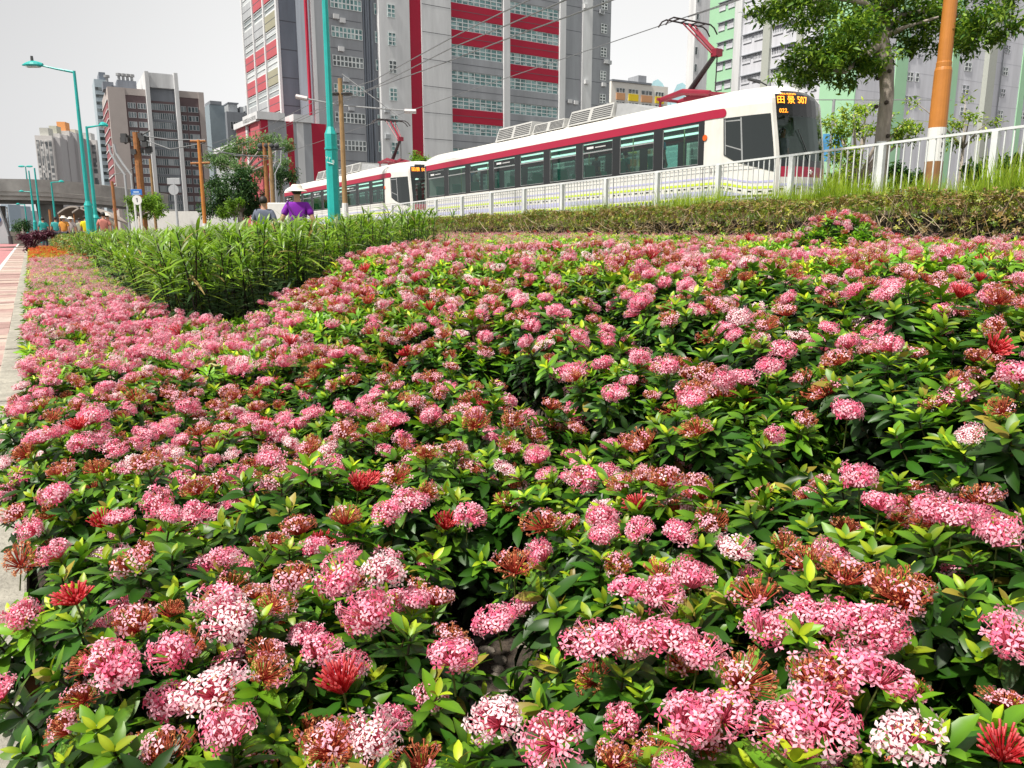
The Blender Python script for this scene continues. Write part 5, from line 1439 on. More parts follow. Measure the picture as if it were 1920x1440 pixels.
# yellow and white block beyond the tram
Yb = Fac(at(1140, 431, 230), R(62), 'white block with yellow and orange window panels beyond the tram roof', 'apartment_block')
yz = Yb.z(1147, 152)
wall(Yb, 'wall', mat('wall_cream_white', (.80, .78, .72), .85), 0, Yb.t(1252, 180), 0, 15, 0, yz)
wall(Yb, 'roof_edge', W_DKGREY, 0, Yb.t(1220, 180), -.4, 14, yz + .01, yz + .5)
wall(Yb, 'roof_room', W_GREY, Yb.t(1200, 180), Yb.t(1215, 180), 1, 6, yz + .52, yz + 2.6)
Y_Y = mat('panel_yellow', (.80, .60, .02), .7); Y_O = mat('panel_orange', (.60, .32, .16), .7)
for k in range(6):
    for j, (a_, b_) in enumerate(((1155, 1171), (1178, 1196), (1202, 1222), (1228, 1244))):
        z_ = yz - 4.6 - 3.6 * k
        win(Yb, Yb.t(a_, 190), Yb.t(b_, 190), z_ + 1.7, z_ + 3.0, -.01, 3, 1, P_DARK, FRW, bar=.2)
        wall(Yb, 'panel', Y_Y if (k + j) % 2 else Y_O, Yb.t(a_, 190), Yb.t(b_, 190), -.25, -.01, z_ - .2, z_ + 1.65)
# green and white factory block on the right: corner at px 1602
W_GRN = mat('wall_mint', (.36, .62, .40), .85, var=.06, vscale=.3); W_PALE = mat('wall_pale_lilac', (.64, .65, .70), .85, var=.18, vscale=.6, stretch=(1, 1, .1)); W_OLV = mat('column_grey', (.42, .44, .40), .85, var=.08)
G = Fac(at(1602, 200, 128), R(62.3), 'huge white and mint green factory building behind the street tree', 'factory_building')
ge1, ge2 = G.e, G.n
def tg(px, py=200): return G.t(px, py)
def yg(px, py=200): return hit(px, py, G.O, ge2)[0]
GT = 58
for a_, b_, m_, n_ in ((1602, 1672, W_PALE, 0), (1672, 1694, W_GRN, -.15), (1694, 1776, W_PALE, 0), (1776, 1788, W_GRN, -.15), (1788, 1836, W_PALE, 0), (1836, 1850, W_OLV, -.9), (1850, 1906, W_PALE, 0), (1906, 1916, W_GRN, -.15), (1916, 1990, W_PALE, 0)):
    wall(G, 'wall', m_, tg(a_), tg(b_), n_, 30 if n_ >= 0 else 1, 0, GT)
gp = (G.z(1822, 77) - G.z(1822, 205)) / 3.0
for k in range(-3, 9):
    for a_, b_, y_ in ((1704, 1715, 107), (1719.5, 1726, 109), (1812, 1825, 90), (1857, 1868, 96), (1884, 1893, 100), (1925, 1935, 105)):
        zz = G.z(a_, y_) + gp * k
        if 3 < zz < GT - 4: win(G, tg(a_, y_), tg(b_, y_), zz, zz + gp * .38, -.01, 2 if b_ - a_ > 8 else 1, 2, P_DARK, FRW if k % 2 else W_PALE, bar=.16)
    zl = G.z(1822, 90) + gp * k - gp * .45
    if zl > 2: wall(G, 'joint_line', mat('pale_joint', (.45, .46, .5), .8), tg(1602) + .1, tg(1990) - .1, -.006, -.001, zl, zl + .07)
for px in (1868.5, 1838):
    b = MB(); b.tube([(tg(px), -.18, 0), (tg(px), -.18, GT)], .10, 6); b.build('drain_pipe', W_GREY, G.root)
# its long left face
yfar = yg(1322)
bays = [(1602, 1535, W_PALE), (1535, 1500, W_PALE), (1500, 1447, W_PALE), (1447, 1436, None), (1436, 1384, W_PALE), (1384, 1372, None), (1372, 1322, W_GRN)]
gl = MB()
for a_, b_, m_ in ((1602, 1536, W_GRN), (1536, 1500, W_PALE), (1500, 1490, W_OLV), (1490, 1441, W_PALE), (1441, 1428, W_OLV), (1428, 1387, W_PALE), (1387, 1374, W_WHITE), (1374, 1324, W_GRN)):
    proud = .7 if m_ in (W_OLV, W_WHITE) else 0
    wall(G, 'wall', m_, -proud, -.002 + (.0 if proud else 0), yg(a_), yg(b_) - .002, 0, GT) if proud else wall(G, 'wall', m_, -.2, -.003, yg(a_), yg(b_) - .002, 0, GT)
wall(G, 'wall', W_PALE, 0, tg(1672) - .01, 30.01, yg(1324), 0, GT)
fp = (G.z(1602, 100) - G.z(1602, 142.5))
zref = hit(1384, 71.7, G.O, ge2)[1]
fpitch = hit(1384, 71.7, G.O, ge2)[1] - hit(1384, 109.2, G.O, ge2)[1]
for k in range(-6, 5):
    z_ = zref + fpitch * k
    if z_ < 3 or z_ > GT - 3: continue
    for a_, b_ in ((1370, 1342), (1425, 1389), (1486, 1443), (1531, 1503)):
        ya, yb_ = yg(a_) if False else yg(a_), yg(b_)
        y0, y1 = min(ya, yb_), max(ya, yb_)
        g_ = MB(); ym = (y0 + y1) / 2
        wm = P_DARK if (k * 7 + a_) % 5 else Y_O
        for u0, u1 in ((y0, ym - .35), (ym + .35, y1)):
            g_ = MB(); g_.box(-.26, -.202, u0, u1, z_ - fpitch * .40, z_ - .06); go = g_.build('window', P_DARK, G.root)
            f_ = MB()
            for j in range(7):
                yy = u0 + (u1 - u0) * j / 6; f_.box(-.33, -.262, max(u0, yy - .10), min(u1, yy + .10), z_ - fpitch * .40, z_ - .06)
            f_.box(-.328, -.262, u0 + .1, u1 - .1, z_ - fpitch * .40, z_ - fpitch * .30); f_.build('frame', W_PALE, go)
        wall(G, 'sunshade', W_DKGREY, -.62, -.204, y0, y1, z_ - .05, z_ + .10)
wall(G, 'roof_edge', W_WHITE, -.8, tg(1990), -.3, 30, GT + .01, GT + 1.2)
# pale side wall further left
G2 = Fac(at(1300, 431, 235), R(62.3), 'pale white slab block half hidden behind the mint green corner', 'slab_block')
wall(G2, 'wall', W_WHITE, G2.t(1301, 100), G2.t(1340, 100), 0, 3, 0, 75)
for k in range(14): win(G2, G2.t(1302, 100) + .1, G2.t(1304.5, 100) + .6, 4 + 4.6 * k, 6 + 4.6 * k, -.01, 1, 1, P_DARK, FRW)
# hill behind
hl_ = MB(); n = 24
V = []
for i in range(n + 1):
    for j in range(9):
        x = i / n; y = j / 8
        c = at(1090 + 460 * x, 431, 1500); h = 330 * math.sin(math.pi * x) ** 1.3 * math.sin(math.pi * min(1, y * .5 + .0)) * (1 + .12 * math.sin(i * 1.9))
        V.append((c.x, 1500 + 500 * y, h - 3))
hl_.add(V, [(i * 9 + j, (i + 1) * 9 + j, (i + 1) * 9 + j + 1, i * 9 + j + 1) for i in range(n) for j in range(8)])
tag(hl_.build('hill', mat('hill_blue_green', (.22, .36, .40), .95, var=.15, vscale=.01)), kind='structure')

# ------------------------------------------------------------------ flyover
fo = empty('flyover', (at(120, 431, 122).x, 122, 0), 0, 'grey concrete flyover crossing behind the teal lamp posts', 'flyover')
fl = Vector(fo.location)
FPT = [(-260, 333, 372, 108), (-100, 334, 373, 112), (0, 335, 374, 116), (60, 336, 375, 118), (110, 338, 377, 121), (160, 343, 381, 126), (205, 349, 385, 132), (245, 355, 389, 138), (275, 360, 392, 143)]
def ribbon(name, m, f0, f1, off0, off1, parent):
    b = MB()
    sec = []
    for px, y0, y1, Y in FPT:
        a_ = at(px, y0 + (y1 - y0) * f0, Y); c_ = at(px, y0 + (y1 - y0) * f1, Y)
        sec.append([(a_.x, Y + off0, a_.z), (a_.x, Y + off1, a_.z), (c_.x, Y + off1, c_.z), (c_.x, Y + off0, c_.z)])
    for i in range(len(sec) - 1):
        p, q = [Vector(v) - fl for v in sec[i]], [Vector(v) - fl for v in sec[i + 1]]
        for k in range(4): b.quad(p[k], q[k], q[(k + 1) % 4], p[(k + 1) % 4])
    b.quad(*[Vector(v) - fl for v in sec[0]]); b.quad(*[Vector(v) - fl for v in sec[-1]][::-1])
    return b.build(name, m, parent)
ribbon('parapet', CONC, 0, .60, 0, .35, fo); ribbon('parapet', CONC, 0, .60, 8.6, 8.95, fo); ribbon('deck', CONC, .605, .80, .3, 8.7, fo); ribbon('edge_beam', CONC, .805, 1.0, .9, 2.6, fo); ribbon('edge_beam', CONCD, .805, 1.15, 2.61, 7.2, fo)
for px0, px1, Y in ((58, 76, 119), (-60, -40, 114), (222, 246, 139)):
    a_, b_ = at(px0, 431, Y), at(px1, 431, Y)
    c_ = MB(); zt = at(px0, 384, Y).z + (.3 if px0 > 0 else 0); c_.hexa([(a_.x, Y + 2.7, 0), (b_.x, Y + 2.7, 0), (b_.x, Y + 6, 0), (a_.x, Y + 6, 0)], [(a_.x - .5, Y + 2.7, zt), (b_.x + .5, Y + 2.7, zt), (b_.x + .5, Y + 6, zt), (a_.x - .5, Y + 6, zt)])
    c_.v = [tuple(Vector(v) - fl) for v in c_.v]; c_.build('pier', CONCD, fo)
# ------------------------------------------------------------------ street lamps
def lamp(px, Y, top_y, arm_px, label, ground_y=437, wide=1.0, head=True, group='teal street lamps beside the walk', arm_dy=3, base_h=.30):
    p = at(px, 431, Y); g0 = float(ground(p.x, Y)) - .05
    r = empty('street_lamp', (p.x, Y, g0), 0, label, 'street lamp', group)
    topz = at(px, top_y, Y).z - g0
    kk = wide
    b = MB(); b.tube([(0, 0, 0), (0, 0, topz * .28)], [.17 * kk, .155 * kk], 12); b.tube([(0, 0, topz * .28), (0, 0, topz * .305)], [.17 * kk, .10 * kk], 12); b.build('base_column', TEAL, r)
    b = MB(); b.tube([(0, 0, topz * .305), (0, 0, topz)], [.092 * kk, .055 * kk], 10); b.build('pole', TEAL, r)
    if arm_px is not None:
        dirx = (arm_px - px) / 1478 * Y; sg = 1 if dirx > 0 else -1
        b = MB(); b.tube([(0, 0, topz - .05), (dirx * .35, 0, topz - .02 + arm_dy * .02), (dirx * .62, 0, topz + arm_dy * .04)], [.05 * kk, .04 * kk, .032 * kk], 7); b.build('arm', TEAL, r)
        hx = dirx; h = MB(); hz_ = topz + arm_dy * .045
        n = 10; V = []; L = abs(dirx) * .40
        for i in range(7):
            t = i / 6; w = .20 * math.sin(math.pi * (t * .82 + .12)) * kk; x = sg * L * (t - .5)
            for k in range(n):
                an = 6.2832 * k / n; V.append((hx * .80 + x, w * math.cos(an), hz_ + max(-.05, .16 * math.sin(an) * math.sin(math.pi * (t * .8 + .15))) * kk))
        h.add(V, [(i * n + k, i * n + (k + 1) % n, (i + 1) * n + (k + 1) % n, (i + 1) * n + k) for i in range(6) for k in range(n)] + [tuple(range(n)), tuple(range(6 * n, 7 * n))])
        ho = h.build('lamp_head', TEAL, r, smooth=False)
        l_ = MB(); l_.box(hx * .80 - L * .3, hx * .80 + L * .3, -.12 * kk, .12 * kk, hz_ - .085 * kk, hz_ - .052 * kk); l_.build('lens', mat('lamp_lens', (.55, .60, .58), .2), ho)
        if head == 'cell':
            c_ = MB(); c_.tube([(hx * .80, 0, hz_ + .1), (hx * .80, 0, hz_ + .34)], [.06, .05], 8); c_.build('photocell', DKGREY, ho)
    return r
lamp(170, 33, 133, 78, 'tall teal street lamp nearest the path, arm reaching left', head='cell', arm_dy=5)
lamp(182, 38, 237, 222, 'shorter teal street lamp right beside the tall one, arm reaching right', arm_dy=1, wide=1.0)
lamp(106, 66, 341, 130, 'small teal street lamp in front of the flyover, arm reaching right', arm_dy=0)
lamp(78, 62, 315, None, 'teal post with no arm, rising above the flyover parapet, right of its neighbour')
lamp(67, 72, 320, None, 'slimmer teal post close left of the armless one')
lamp(66, 88, 359, 44, 'small teal street lamp under the flyover with its arm at deck level', arm_dy=0)
lamp(52, 100, 383, 36, 'lowest teal street lamp seen beneath the flyover', arm_dy=0)
# lamp with two heads standing on the flyover
r = at(47, 337, 124); fl2 = empty('flyover_lamp', (r.x, 124.5, r.z - .6), 0, 'twin headed pale teal lamp standing on the flyover', 'street lamp')
b = MB(); zt = at(47, 312, 124).z - r.z + .6; b.tube([(0, 0, 0), (0, 0, zt)], [.12, .07], 8); b.build('pole', TEAL_D, fl2)
for sg in (-1, 1):
    b = MB(); b.tube([(0, 0, zt), (sg * .7, 0, zt + .1)], .05, 6); b.ball((sg * .62, 0, zt + .05), .55, .25, .16, 10, 6); b.build('lamp_head', TEAL, fl2)
# the big teal pole in the middle
p = at(628, 431, 20.0); g0 = .12
big = empty('teal_pole', (p.x, 20.0, g0), R(15), 'big teal eight sided pole with white painted marks, rising out of frame', 'pole')
zs_ = at(625, 252, 20.0).z - g0; zn = at(624, 238, 20.0).z - g0
b = MB(); b.tube([(0, 0, 0), (0, 0, zs_)], [.165, .150], 8); b.build('base_column', TEAL, big)
b = MB(); b.tube([(0, 0, zs_), (0, 0, zn)], [.152, .082], 8); b.build('collar', TEAL, big)
b = MB(); b.tube([(0, 0, zn), (0, 0, 11.5)], [.082, .052], 8); b.build('upper_pole', TEAL, big)
zb_ = at(625, 279, 20.0).z - g0
b = MB(); b.tube([(0, 0, zb_ - .02), (0, 0, zb_ + .02)], [.170, .170], 8); b.build('clamp_band', TEAL, big)
for i, (dx, dz, w) in enumerate(((-.09, .0, .05), (-.02, -.03, .04), (.03, -.07, .045), (.07, -.09, .04))):
    text_mesh('painted_mark', 'V7:B'[i], .095, mat('mark_white', (.7, .8, .78), .6), big, Matrix.Rotation(-R(15), 3, 'Z') @ Vector((dx, -.158, at(628, 297, 20.0).z - g0 + dz)), Matrix.Rotation(-R(15), 3, 'Z').to_quaternion() @ facing((0, -1, 0)))
b = MB(); b.tube([(-.09, -.160, 0), (.08, -.160, -.05)], .010, 5); o_ = b.build('painted_mark', MATS['mark_white'], big); o_.location = (0, 0, at(628, 305, 20.0).z - g0); o_.rotation_euler = (0, 0, -R(15))

# ------------------------------------------------------------------ ochre poles of the overhead line
def ohpole(px, Y, top_y, rad, label, base_white=0, m=None, ball=True):
    p = at(px, 431, Y); g0 = float(ground(p.x, Y)) - .1
    r = empty('overhead_line_pole', (p.x, Y, g0), 0, label, 'pole', 'ochre poles of the overhead line')
    zt = at(px, top_y, Y).z - g0
    b = MB(); b.tube([(0, 0, base_white), (0, 0, zt)], [rad, rad * .82], 10); b.build('shaft', m or RUSTY, r)
    if base_white: b = MB(); b.tube([(0, 0, 0), (0, 0, base_white)], [rad * 1.2, rad * 1.2], 10); b.build('white_foot', WHITE, r)
    return r, zt
BRASS = mat('pole_brown_yellow', (.34, .21, .09), .6, var=.25, vscale=3)
r, zt = ohpole(649, 36, 147, .115, 'yellow brown overhead line pole right of the big teal pole, with a cross arm', .5 + 1.0, BRASS)
b = MB(); zc = at(649, 176, 36).z - r.location.z
for sg in (-1, 1):
    V = [(sg * .28 + .22 * math.cos(a_), .22 * math.sin(a_), zc) for a_ in np.linspace(0, 6.283, 13)]; b.tube(V, .05, 6)
b.tube([(-.5, 0, zc), (.5, 0, zc)], .05, 6); b.build('bracket_ring', DKGREY, r)
b = MB(); A_ = at(555, 181, 36) - Vector(r.location); B_ = at(780, 209, 36) - Vector(r.location)
A_.y -= 0; zc2 = at(649, 197, 36).z - r.location.z
b.tube([A_, (-.1, 0, zc2), (.1, 0, zc2 - .02), B_], .032, 7); b.build('cross_arm', GREYM, r)
b = MB(); b.tube([B_, B_ - Vector((.5, 0, -.01))], [.10, .10], 8); b.tube([A_, A_ + Vector((.5, 0, -.1))], [.10, .10], 8); b.build('insulator', mat('insulator_pale', (.6, .55, .55), .4), r)
b = MB(); b.tube([(.1, 0, zc2 + 1.3), B_ * .8 + Vector((0, 0, .8))], .02, 5); b.build('stay_rod', GREYM, r)
r2, _ = ohpole(385, 58, 262, .14, 'ochre overhead line pole left of the dark trees, with a bracket near its top', 1.3, ORANGE)
b = MB(); b.tube([(-.7, 0, 5.55), (.7, 0, 5.6)], .08, 6); b.tube([(-.6, 0, 7.1), (.5, 0, 7.1)], .08, 6); b.build('bracket', RUSTY, r2)
for px, ty, lab, mm in ((505, 268, 'darker of the paired ochre poles with cables, on the left', RUSTY), (515, 268, 'paler of the paired ochre poles with cables, on the right', BRASS)):
    r3, z3 = ohpole(px, 60, ty, .17, lab, 0, mm)
    b = MB(); b.tube([(-.5, 0, z3 - .5), (.9, 0, z3 - .4)], .09, 6)
    for q in (-.3, .1, .5): b.ball((q, 0, z3 - .2), .22, .18, .20, 8, 6)
    b.build('cable_clamp', DKGREY, r3)
    b = MB(); b.tube([(.25, 0, 1.5), (.28, 0, z3 - 2.2), (.75, 0, z3 - 1.4), (.85, 0, z3 - .5)], .05, 6); b.build('cable_pipe', W_LGREY, r3)
r4, z4 = ohpole(271, 62, 248, .30, 'thick rusty pole carrying a tangle of switchgear and two curved pipes', 0, RUSTY)
b = MB(); rr_ = random.Random(4)
for i in range(14):
    c_ = (rr_.uniform(-1.2, 1.0), rr_.uniform(-.3, .3), z4 - rr_.uniform(0, 1.6)); b.box(c_[0] - .2, c_[0] + .2, c_[1] - .15, c_[1] + .15, c_[2] - .15, c_[2] + .22)
for i in range(6): b.tube([(rr_.uniform(-1.3, 0), 0, z4 - rr_.uniform(0, 1.5)), (rr_.uniform(0, 1.2), 0, z4 - rr_.uniform(-.3, 1.5))], .06, 5)
b.build('switchgear', DKGREY, r4)
b = MB()
for dx in (0, .5): b.tube([(-1.0 + dx, -.3, 0), (-1.0 + dx, -.3, z4 - 3.2), (-1.5 + dx * .9, -.3, z4 - 2.4), (-1.9 + dx * .8, -.3, z4 - 1.6), (-2.0 + dx * .8, -.3, z4 - .9)], .09, 7)
b.build('cable_pipe', W_LGREY, r4)
ohpole(293, 70, 298, .13, 'thin ochre pole standing in front of the white fin', 0, BRASS)
ohpole(219, 55, 340, .12, 'thin rusty pole in front of the flyover end', 0, RUSTY)
ohpole(97, 90, 393, .16, 'short rusty pole under the flyover', 0, RUSTY)
# big ochre pole at the right
p = at(1738, 431, 14.4); g0 = 1.2
op = empty('ochre_pole', (p.x, 14.4, g0), 0, 'big ochre pole with a white lettered band behind the railing', 'pole')
zz = lambda y: at(1755, y, 14.4).z - g0
rb, rt = .152, .12
b = MB(); b.tube([(0, 0, -.2), (0, 0, zz(303))], [rb * 1.02, rb], 20); b.build('foot', mat('ochre_brown_foot', (.30, .15, .06), .6, var=.25), op)
b = MB(); b.tube([(0, 0, zz(303) + .001), (0, 0, zz(240))], [rb * .99, rb * .985], 20); b.build('white_band', WHITE, op)
b = MB(); b.tube([(0, 0, zz(240) + .001), (0, 0, zz(133)), ], [rb * .985, rb * .93], 20); b.build('lower_shaft', ORANGE, op)
b = MB(); b.tube([(0, 0, zz(133) + .001), (0, 0, zz(128)), (0, 0, zz(127)), (0, 0, zz(118)), (0, 0, zz(116))], [rb * .93, rb * .86, rb * .83, rb * .83, rb * .80], 20); b.build('collar', ORANGE, op)
b = MB(); b.tube([(0, 0, zz(116) + .001), (0, 0, 8.5)], [rb * .77, rb * .62], 20); b.build('upper_shaft', ORANGE, op)
for s_, y_ in (('U', 258), ('F', 274), ('2', 292)):
    an = R(16); rr2 = rb * .99 + .002
    text_mesh('pole_letter', s_, .125, BLACK, op, (math.sin(an) * rr2 + .00, -math.cos(an) * rr2, zz(y_)), facing((math.sin(an) * .9, -math.cos(an), 0)), extrude=.003)
# thin grey pole with a light blue banner, grey street lamp behind the tram roof
p = at(1545, 431, 27); bn = empty('banner_pole', (p.x, 27, 1.2), 0, 'thin grey pole with a light blue banner right of the tram nose', 'pole')
b = MB(); b.tube([(0, 0, 0), (0, 0, at(1541, 186, 27).z - 1.2)], .05, 8); b.build('pole', GREYM, bn)
b = MB(); z0_, z1_ = at(1545, 303, 27).z - 1.2, at(1545, 250, 27).z - 1.2; b.box(-.28, -.06, -.03, -.01, z0_, z1_ - .02); b.box(.06, .40, -.03, -.01, z0_ - .03, z1_); 
m_ = mat('banner_blue', (.10, .38, .72), .6, var=.5, vscale=1.6); b.build('banner', m_, bn)
b = MB(); b.box(-.9, 3.9, -.02, .02, at(1541, 188, 27).z - 1.2, at(1541, 187, 27).z - 1.19); b.build('cross_wire', GREYM, bn)
p = at(1425, 431, 60); sl_ = empty('grey_street_lamp', (p.x, 60, 1.0), 0, 'grey street lamp with a dark flat head behind the tram roof', 'street lamp')
zt = at(1426, 60, 60).z - 1; za = at(1425, 162, 60).z - 1
b = MB(); b.tube([(0, 0, 0), (0, 0, za + .4)], [.16, .15], 9); b.build('pole', GREYM, sl_)
b = MB(); b.tube([(0, 0, za), (-.7, 0, za + .35)], .05, 6); b.build('arm', DKGREY, sl_)
b = MB(); b.hexa([(-1.55, -.15, za + .45), (-.65, -.12, za + .2), (-.65, .12, za + .2), (-1.55, .15, za + .45)], [(-1.55, -.12, za + .58), (-.65, -.1, za + .42), (-.65, .1, za + .42), (-1.55, .12, za + .58)]); b.build('lamp_head', DKGREY, sl_)

# ------------------------------------------------------------------ overhead wires
WIRE = mat('wire_grey', (.22, .23, .24), .5, metal=.4)
def wire(label, pts, r=.017, sag=0.0, grp='overhead wires above the tram tracks'):
    P_ = [at(*p_) for p_ in pts]; b = MB(); Q_ = []
    for i in range(len(P_) - 1):
        for k in range(8):
            t = k / 8; v = P_[i].lerp(P_[i + 1], t); v.z -= sag * 4 * t * (1 - t); Q_.append(v)
    Q_.append(P_[-1]); o0 = Q_[0].copy(); b.tube([q - o0 for q in Q_], r, 5)
    o = b.build('overhead_wire', WIRE); o.location = o0
    tag(o, label, 'wire', grp)
cw = [Vector(tram_world(t, 1.325, 5.62)) for t in (-55, -18, 10)]
def wline(label, lat, pts_t, r=.014):
    b = MB(); P_ = [Vector(tram_world(t, lat, z)) for t, z in pts_t]; b.tube([q - P_[0] for q in P_], r, 5); o = b.build('overhead_wire', WIRE); o.location = P_[0]; tag(o, label, 'wire', 'overhead wires above the tram tracks')
tt, zz_ = hit(1300, 27, (TQ[0] + 1.325 * -TE[1], TQ[1] + 1.325 * TE[0]), TE); zcw = zz_ - 1.30 - tt * math.tan(R(1.07))
wline('contact wire touching the front pantograph', 1.325, [(-60, zcw), (12, zcw)])
wire('upper of the wires slanting across the crimson tower', [(395, 270, 75), (494, 240, 58), (615, 178, 42), (700, 151, 35), (846, 71, 26), (942, 23, 21), (1120, -60, 15)], sag=.0)
wire('middle of the wires slanting across the crimson tower', [(494, 253, 58), (615, 196, 42), (700, 164, 35), (846, 90, 26), (960, 43, 20), (1060, 0, 17), (1120, -30, 15)])
wire('wire running just under the middle one across the tower', [(395, 290, 75), (494, 255, 58), (700, 166, 36), (846, 113, 26.5), (960, 69, 21), (1050, 36, 18), (1180, -12, 15)])
wire('low wire from the paired poles to the left pole', [(385, 273, 58), (440, 292, 59), (510, 292, 60)], r=.03)
wire('second low wire from the left pole to the paired poles', [(385, 282, 58), (505, 297, 60)], r=.035)
wire('wire from the switchgear pole to the left ochre pole', [(271, 255, 62), (320, 262, 60), (385, 262, 58)], r=.04)
wire('second wire from the switchgear pole to the left ochre pole', [(271, 262, 62), (320, 280, 60), (385, 268, 58)], r=.04)
wire('pale wire sweeping down from the switchgear pole to the flyover', [(271, 300, 62), (240, 322, 66), (200, 330, 75)], r=.03)
wire('thin wire at the top of the mint green building', [(1290, 32, 24), (1345, 14, 21), (1420, -12, 18)], r=.012)

# ------------------------------------------------------------------ signs
p = at(263, 431, 40); s_ = empty('bus_stop_sign', (p.x, 40, 0), 0, 'white signpost with a blue plate over a round white disc', 'sign')
b = MB(); b.tube([(-.16, 0, 0), (-.16, 0, at(263, 372, 40).z)], .05, 8); b.tube([(.10, 0, 0), (.10, 0, at(263, 372, 40).z)], .05, 8); b.build('post', WHITE, s_)
b = MB(); z0_, z1_ = at(263, 366, 40).z, at(263, 355, 40).z; b.box(-.28, .28, -.06, -.02, z0_, z1_); b.build('blue_plate', BLUE, s_, bevel=.01)
b = MB(); b.box(-.20, .20, -.068, -.061, z0_ + .03, z0_ + .07); b.box(-.14, .14, -.068, -.061, z0_ + .12, z0_ + .19); b.build('plate_marks', mat('plate_marks', (.45, .6, .8), .5), s_)
b = MB(); zc = at(263, 375, 40).z; b.tube([(0, -.06, zc), (0, -.03, zc)], .24, 20); b.build('disc', WHITE, s_)
b = MB(); b.box(-.012, .03, -.068, -.061, zc - .1, zc + .10); b.box(-.05, .03, -.0675, -.062, zc + .04, zc + .07); b.build('disc_mark', DKGREY, s_)
p = at(334, 431, 45); s_ = empty('road_sign', (p.x, 45, 0), 0, 'white backed road sign of a square plate above a round plate', 'sign')
b = MB(); b.tube([(0, 0, 0), (0, 0, at(334, 336, 45).z)], .07, 8); b.build('post', W_LGREY, s_)
b = MB(); b.box(-.38, .34, -.06, -.02, at(334, 346, 45).z, at(334, 334, 45).z); b.build('square_plate', W_LGREY, s_, bevel=.02)
b = MB(); zc = at(334, 356, 45).z; b.tube([(-.05, -.06, zc), (-.05, -.03, zc)], .29, 20); b.build('round_plate', W_LGREY, s_)
# white hoarding and cabinet behind the plants
p = at(350, 431, 72); b = MB(); b.box(-5.2, 3.8, 0, .3, 0, at(350, 396, 72).z); b.box(-5.2, -2.4, .31, 4, 0, at(350, 391, 72).z)
o = b.build('white_hoarding', mat('hoarding_white', (.70, .69, .66), .7, var=.08)); o.location = (p.x, 72, 0); tag(o, 'long low white hoarding at the foot of the brown high rise', 'hoarding')
p = at(523, 431, 26); b = MB(); b.box(-.34, .34, 0, .5, 0, at(523, 380, 26).z - .1); o = b.build('white_cabinet', mat('hoarding_white', (.7, .7, .7), .7), bevel=.03); o.location = (p.x, 26, .1); tag(o, 'white utility cabinet between the two walkers', 'cabinet')
# crumpled shelter canopies and a parked vehicle shape under the flyover
sh = empty('shelter', (at(150, 431, 75).x, 75, 0), 0, 'curved canopy shelter under the flyover behind the crowd', 'shelter')
for (a_, ya, b_, yb_, sag_) in ((108, 402, 160, 396, .5), (135, 400, 200, 408, .8)):
    b = MB(); A_, B_ = at(a_, ya, 75) - Vector(sh.location), at(b_, yb_, 75) - Vector(sh.location); n = 10
    for i in range(n):
        t0, t1 = i / n, (i + 1) / n
        p0 = A_.lerp(B_, t0) + Vector((0, 0, sag_ * math.sin(math.pi * t0))); p1 = A_.lerp(B_, t1) + Vector((0, 0, sag_ * math.sin(math.pi * t1)))
        b.hexa([p0, p1, p1 + Vector((0, 4, -.6)), p0 + Vector((0, 4, -.6))], [p0 + Vector((0, 0, .15)), p1 + Vector((0, 0, .15)), p1 + Vector((0, 4, -.45)), p0 + Vector((0, 4, -.45))])
    b.build('canopy', mat('canopy_tan', (.42, .37, .33), .8, var=.3, vscale=1), sh)
    for P_ in (A_, B_): 
        b = MB(); b.tube([(P_.x, P_.y + .3, -.0), (P_.x, P_.y + .3, P_.z)], .07, 6); b.build('post', RUSTY, sh)
# stone-like shelter and blue disc sign at the left edge
p = at(4, 431, 60); s_ = empty('round_blue_sign', (p.x, 60, 0), 0, 'round blue sign on a pale leaning board at the left edge', 'sign')
b = MB(); b.hexa([(-1.2, 0, 0), (.55, 0, 0), (.55, .2, 0), (-1.2, .2, 0)], [(-1.2, 0, 2.9), (-.1, 0, 2.9), (-.1, .2, 2.9), (-1.2, .2, 2.9)]); b.build('board', W_LGREY, s_)
b = MB(); b.tube([(-.35, -.08, 1.85), (-.35, -.02, 1.85)], .36, 20); b.build('disc', BLUE, s_)
p = at(20, 431, 58); b = MB(); b.tube([(0, 0, 0), (-.15, 0, .9), (-.25, 0, 1.9)], .06, 6); b.tube([(-.1, 0, 0), (-.1, 0, .6)], .15, 8); o = b.build('dark_bollard_post', DKGREY); o.location = (p.x, 58, 0); tag(o, 'thin dark post standing by the left edge of the cycle track', 'post')

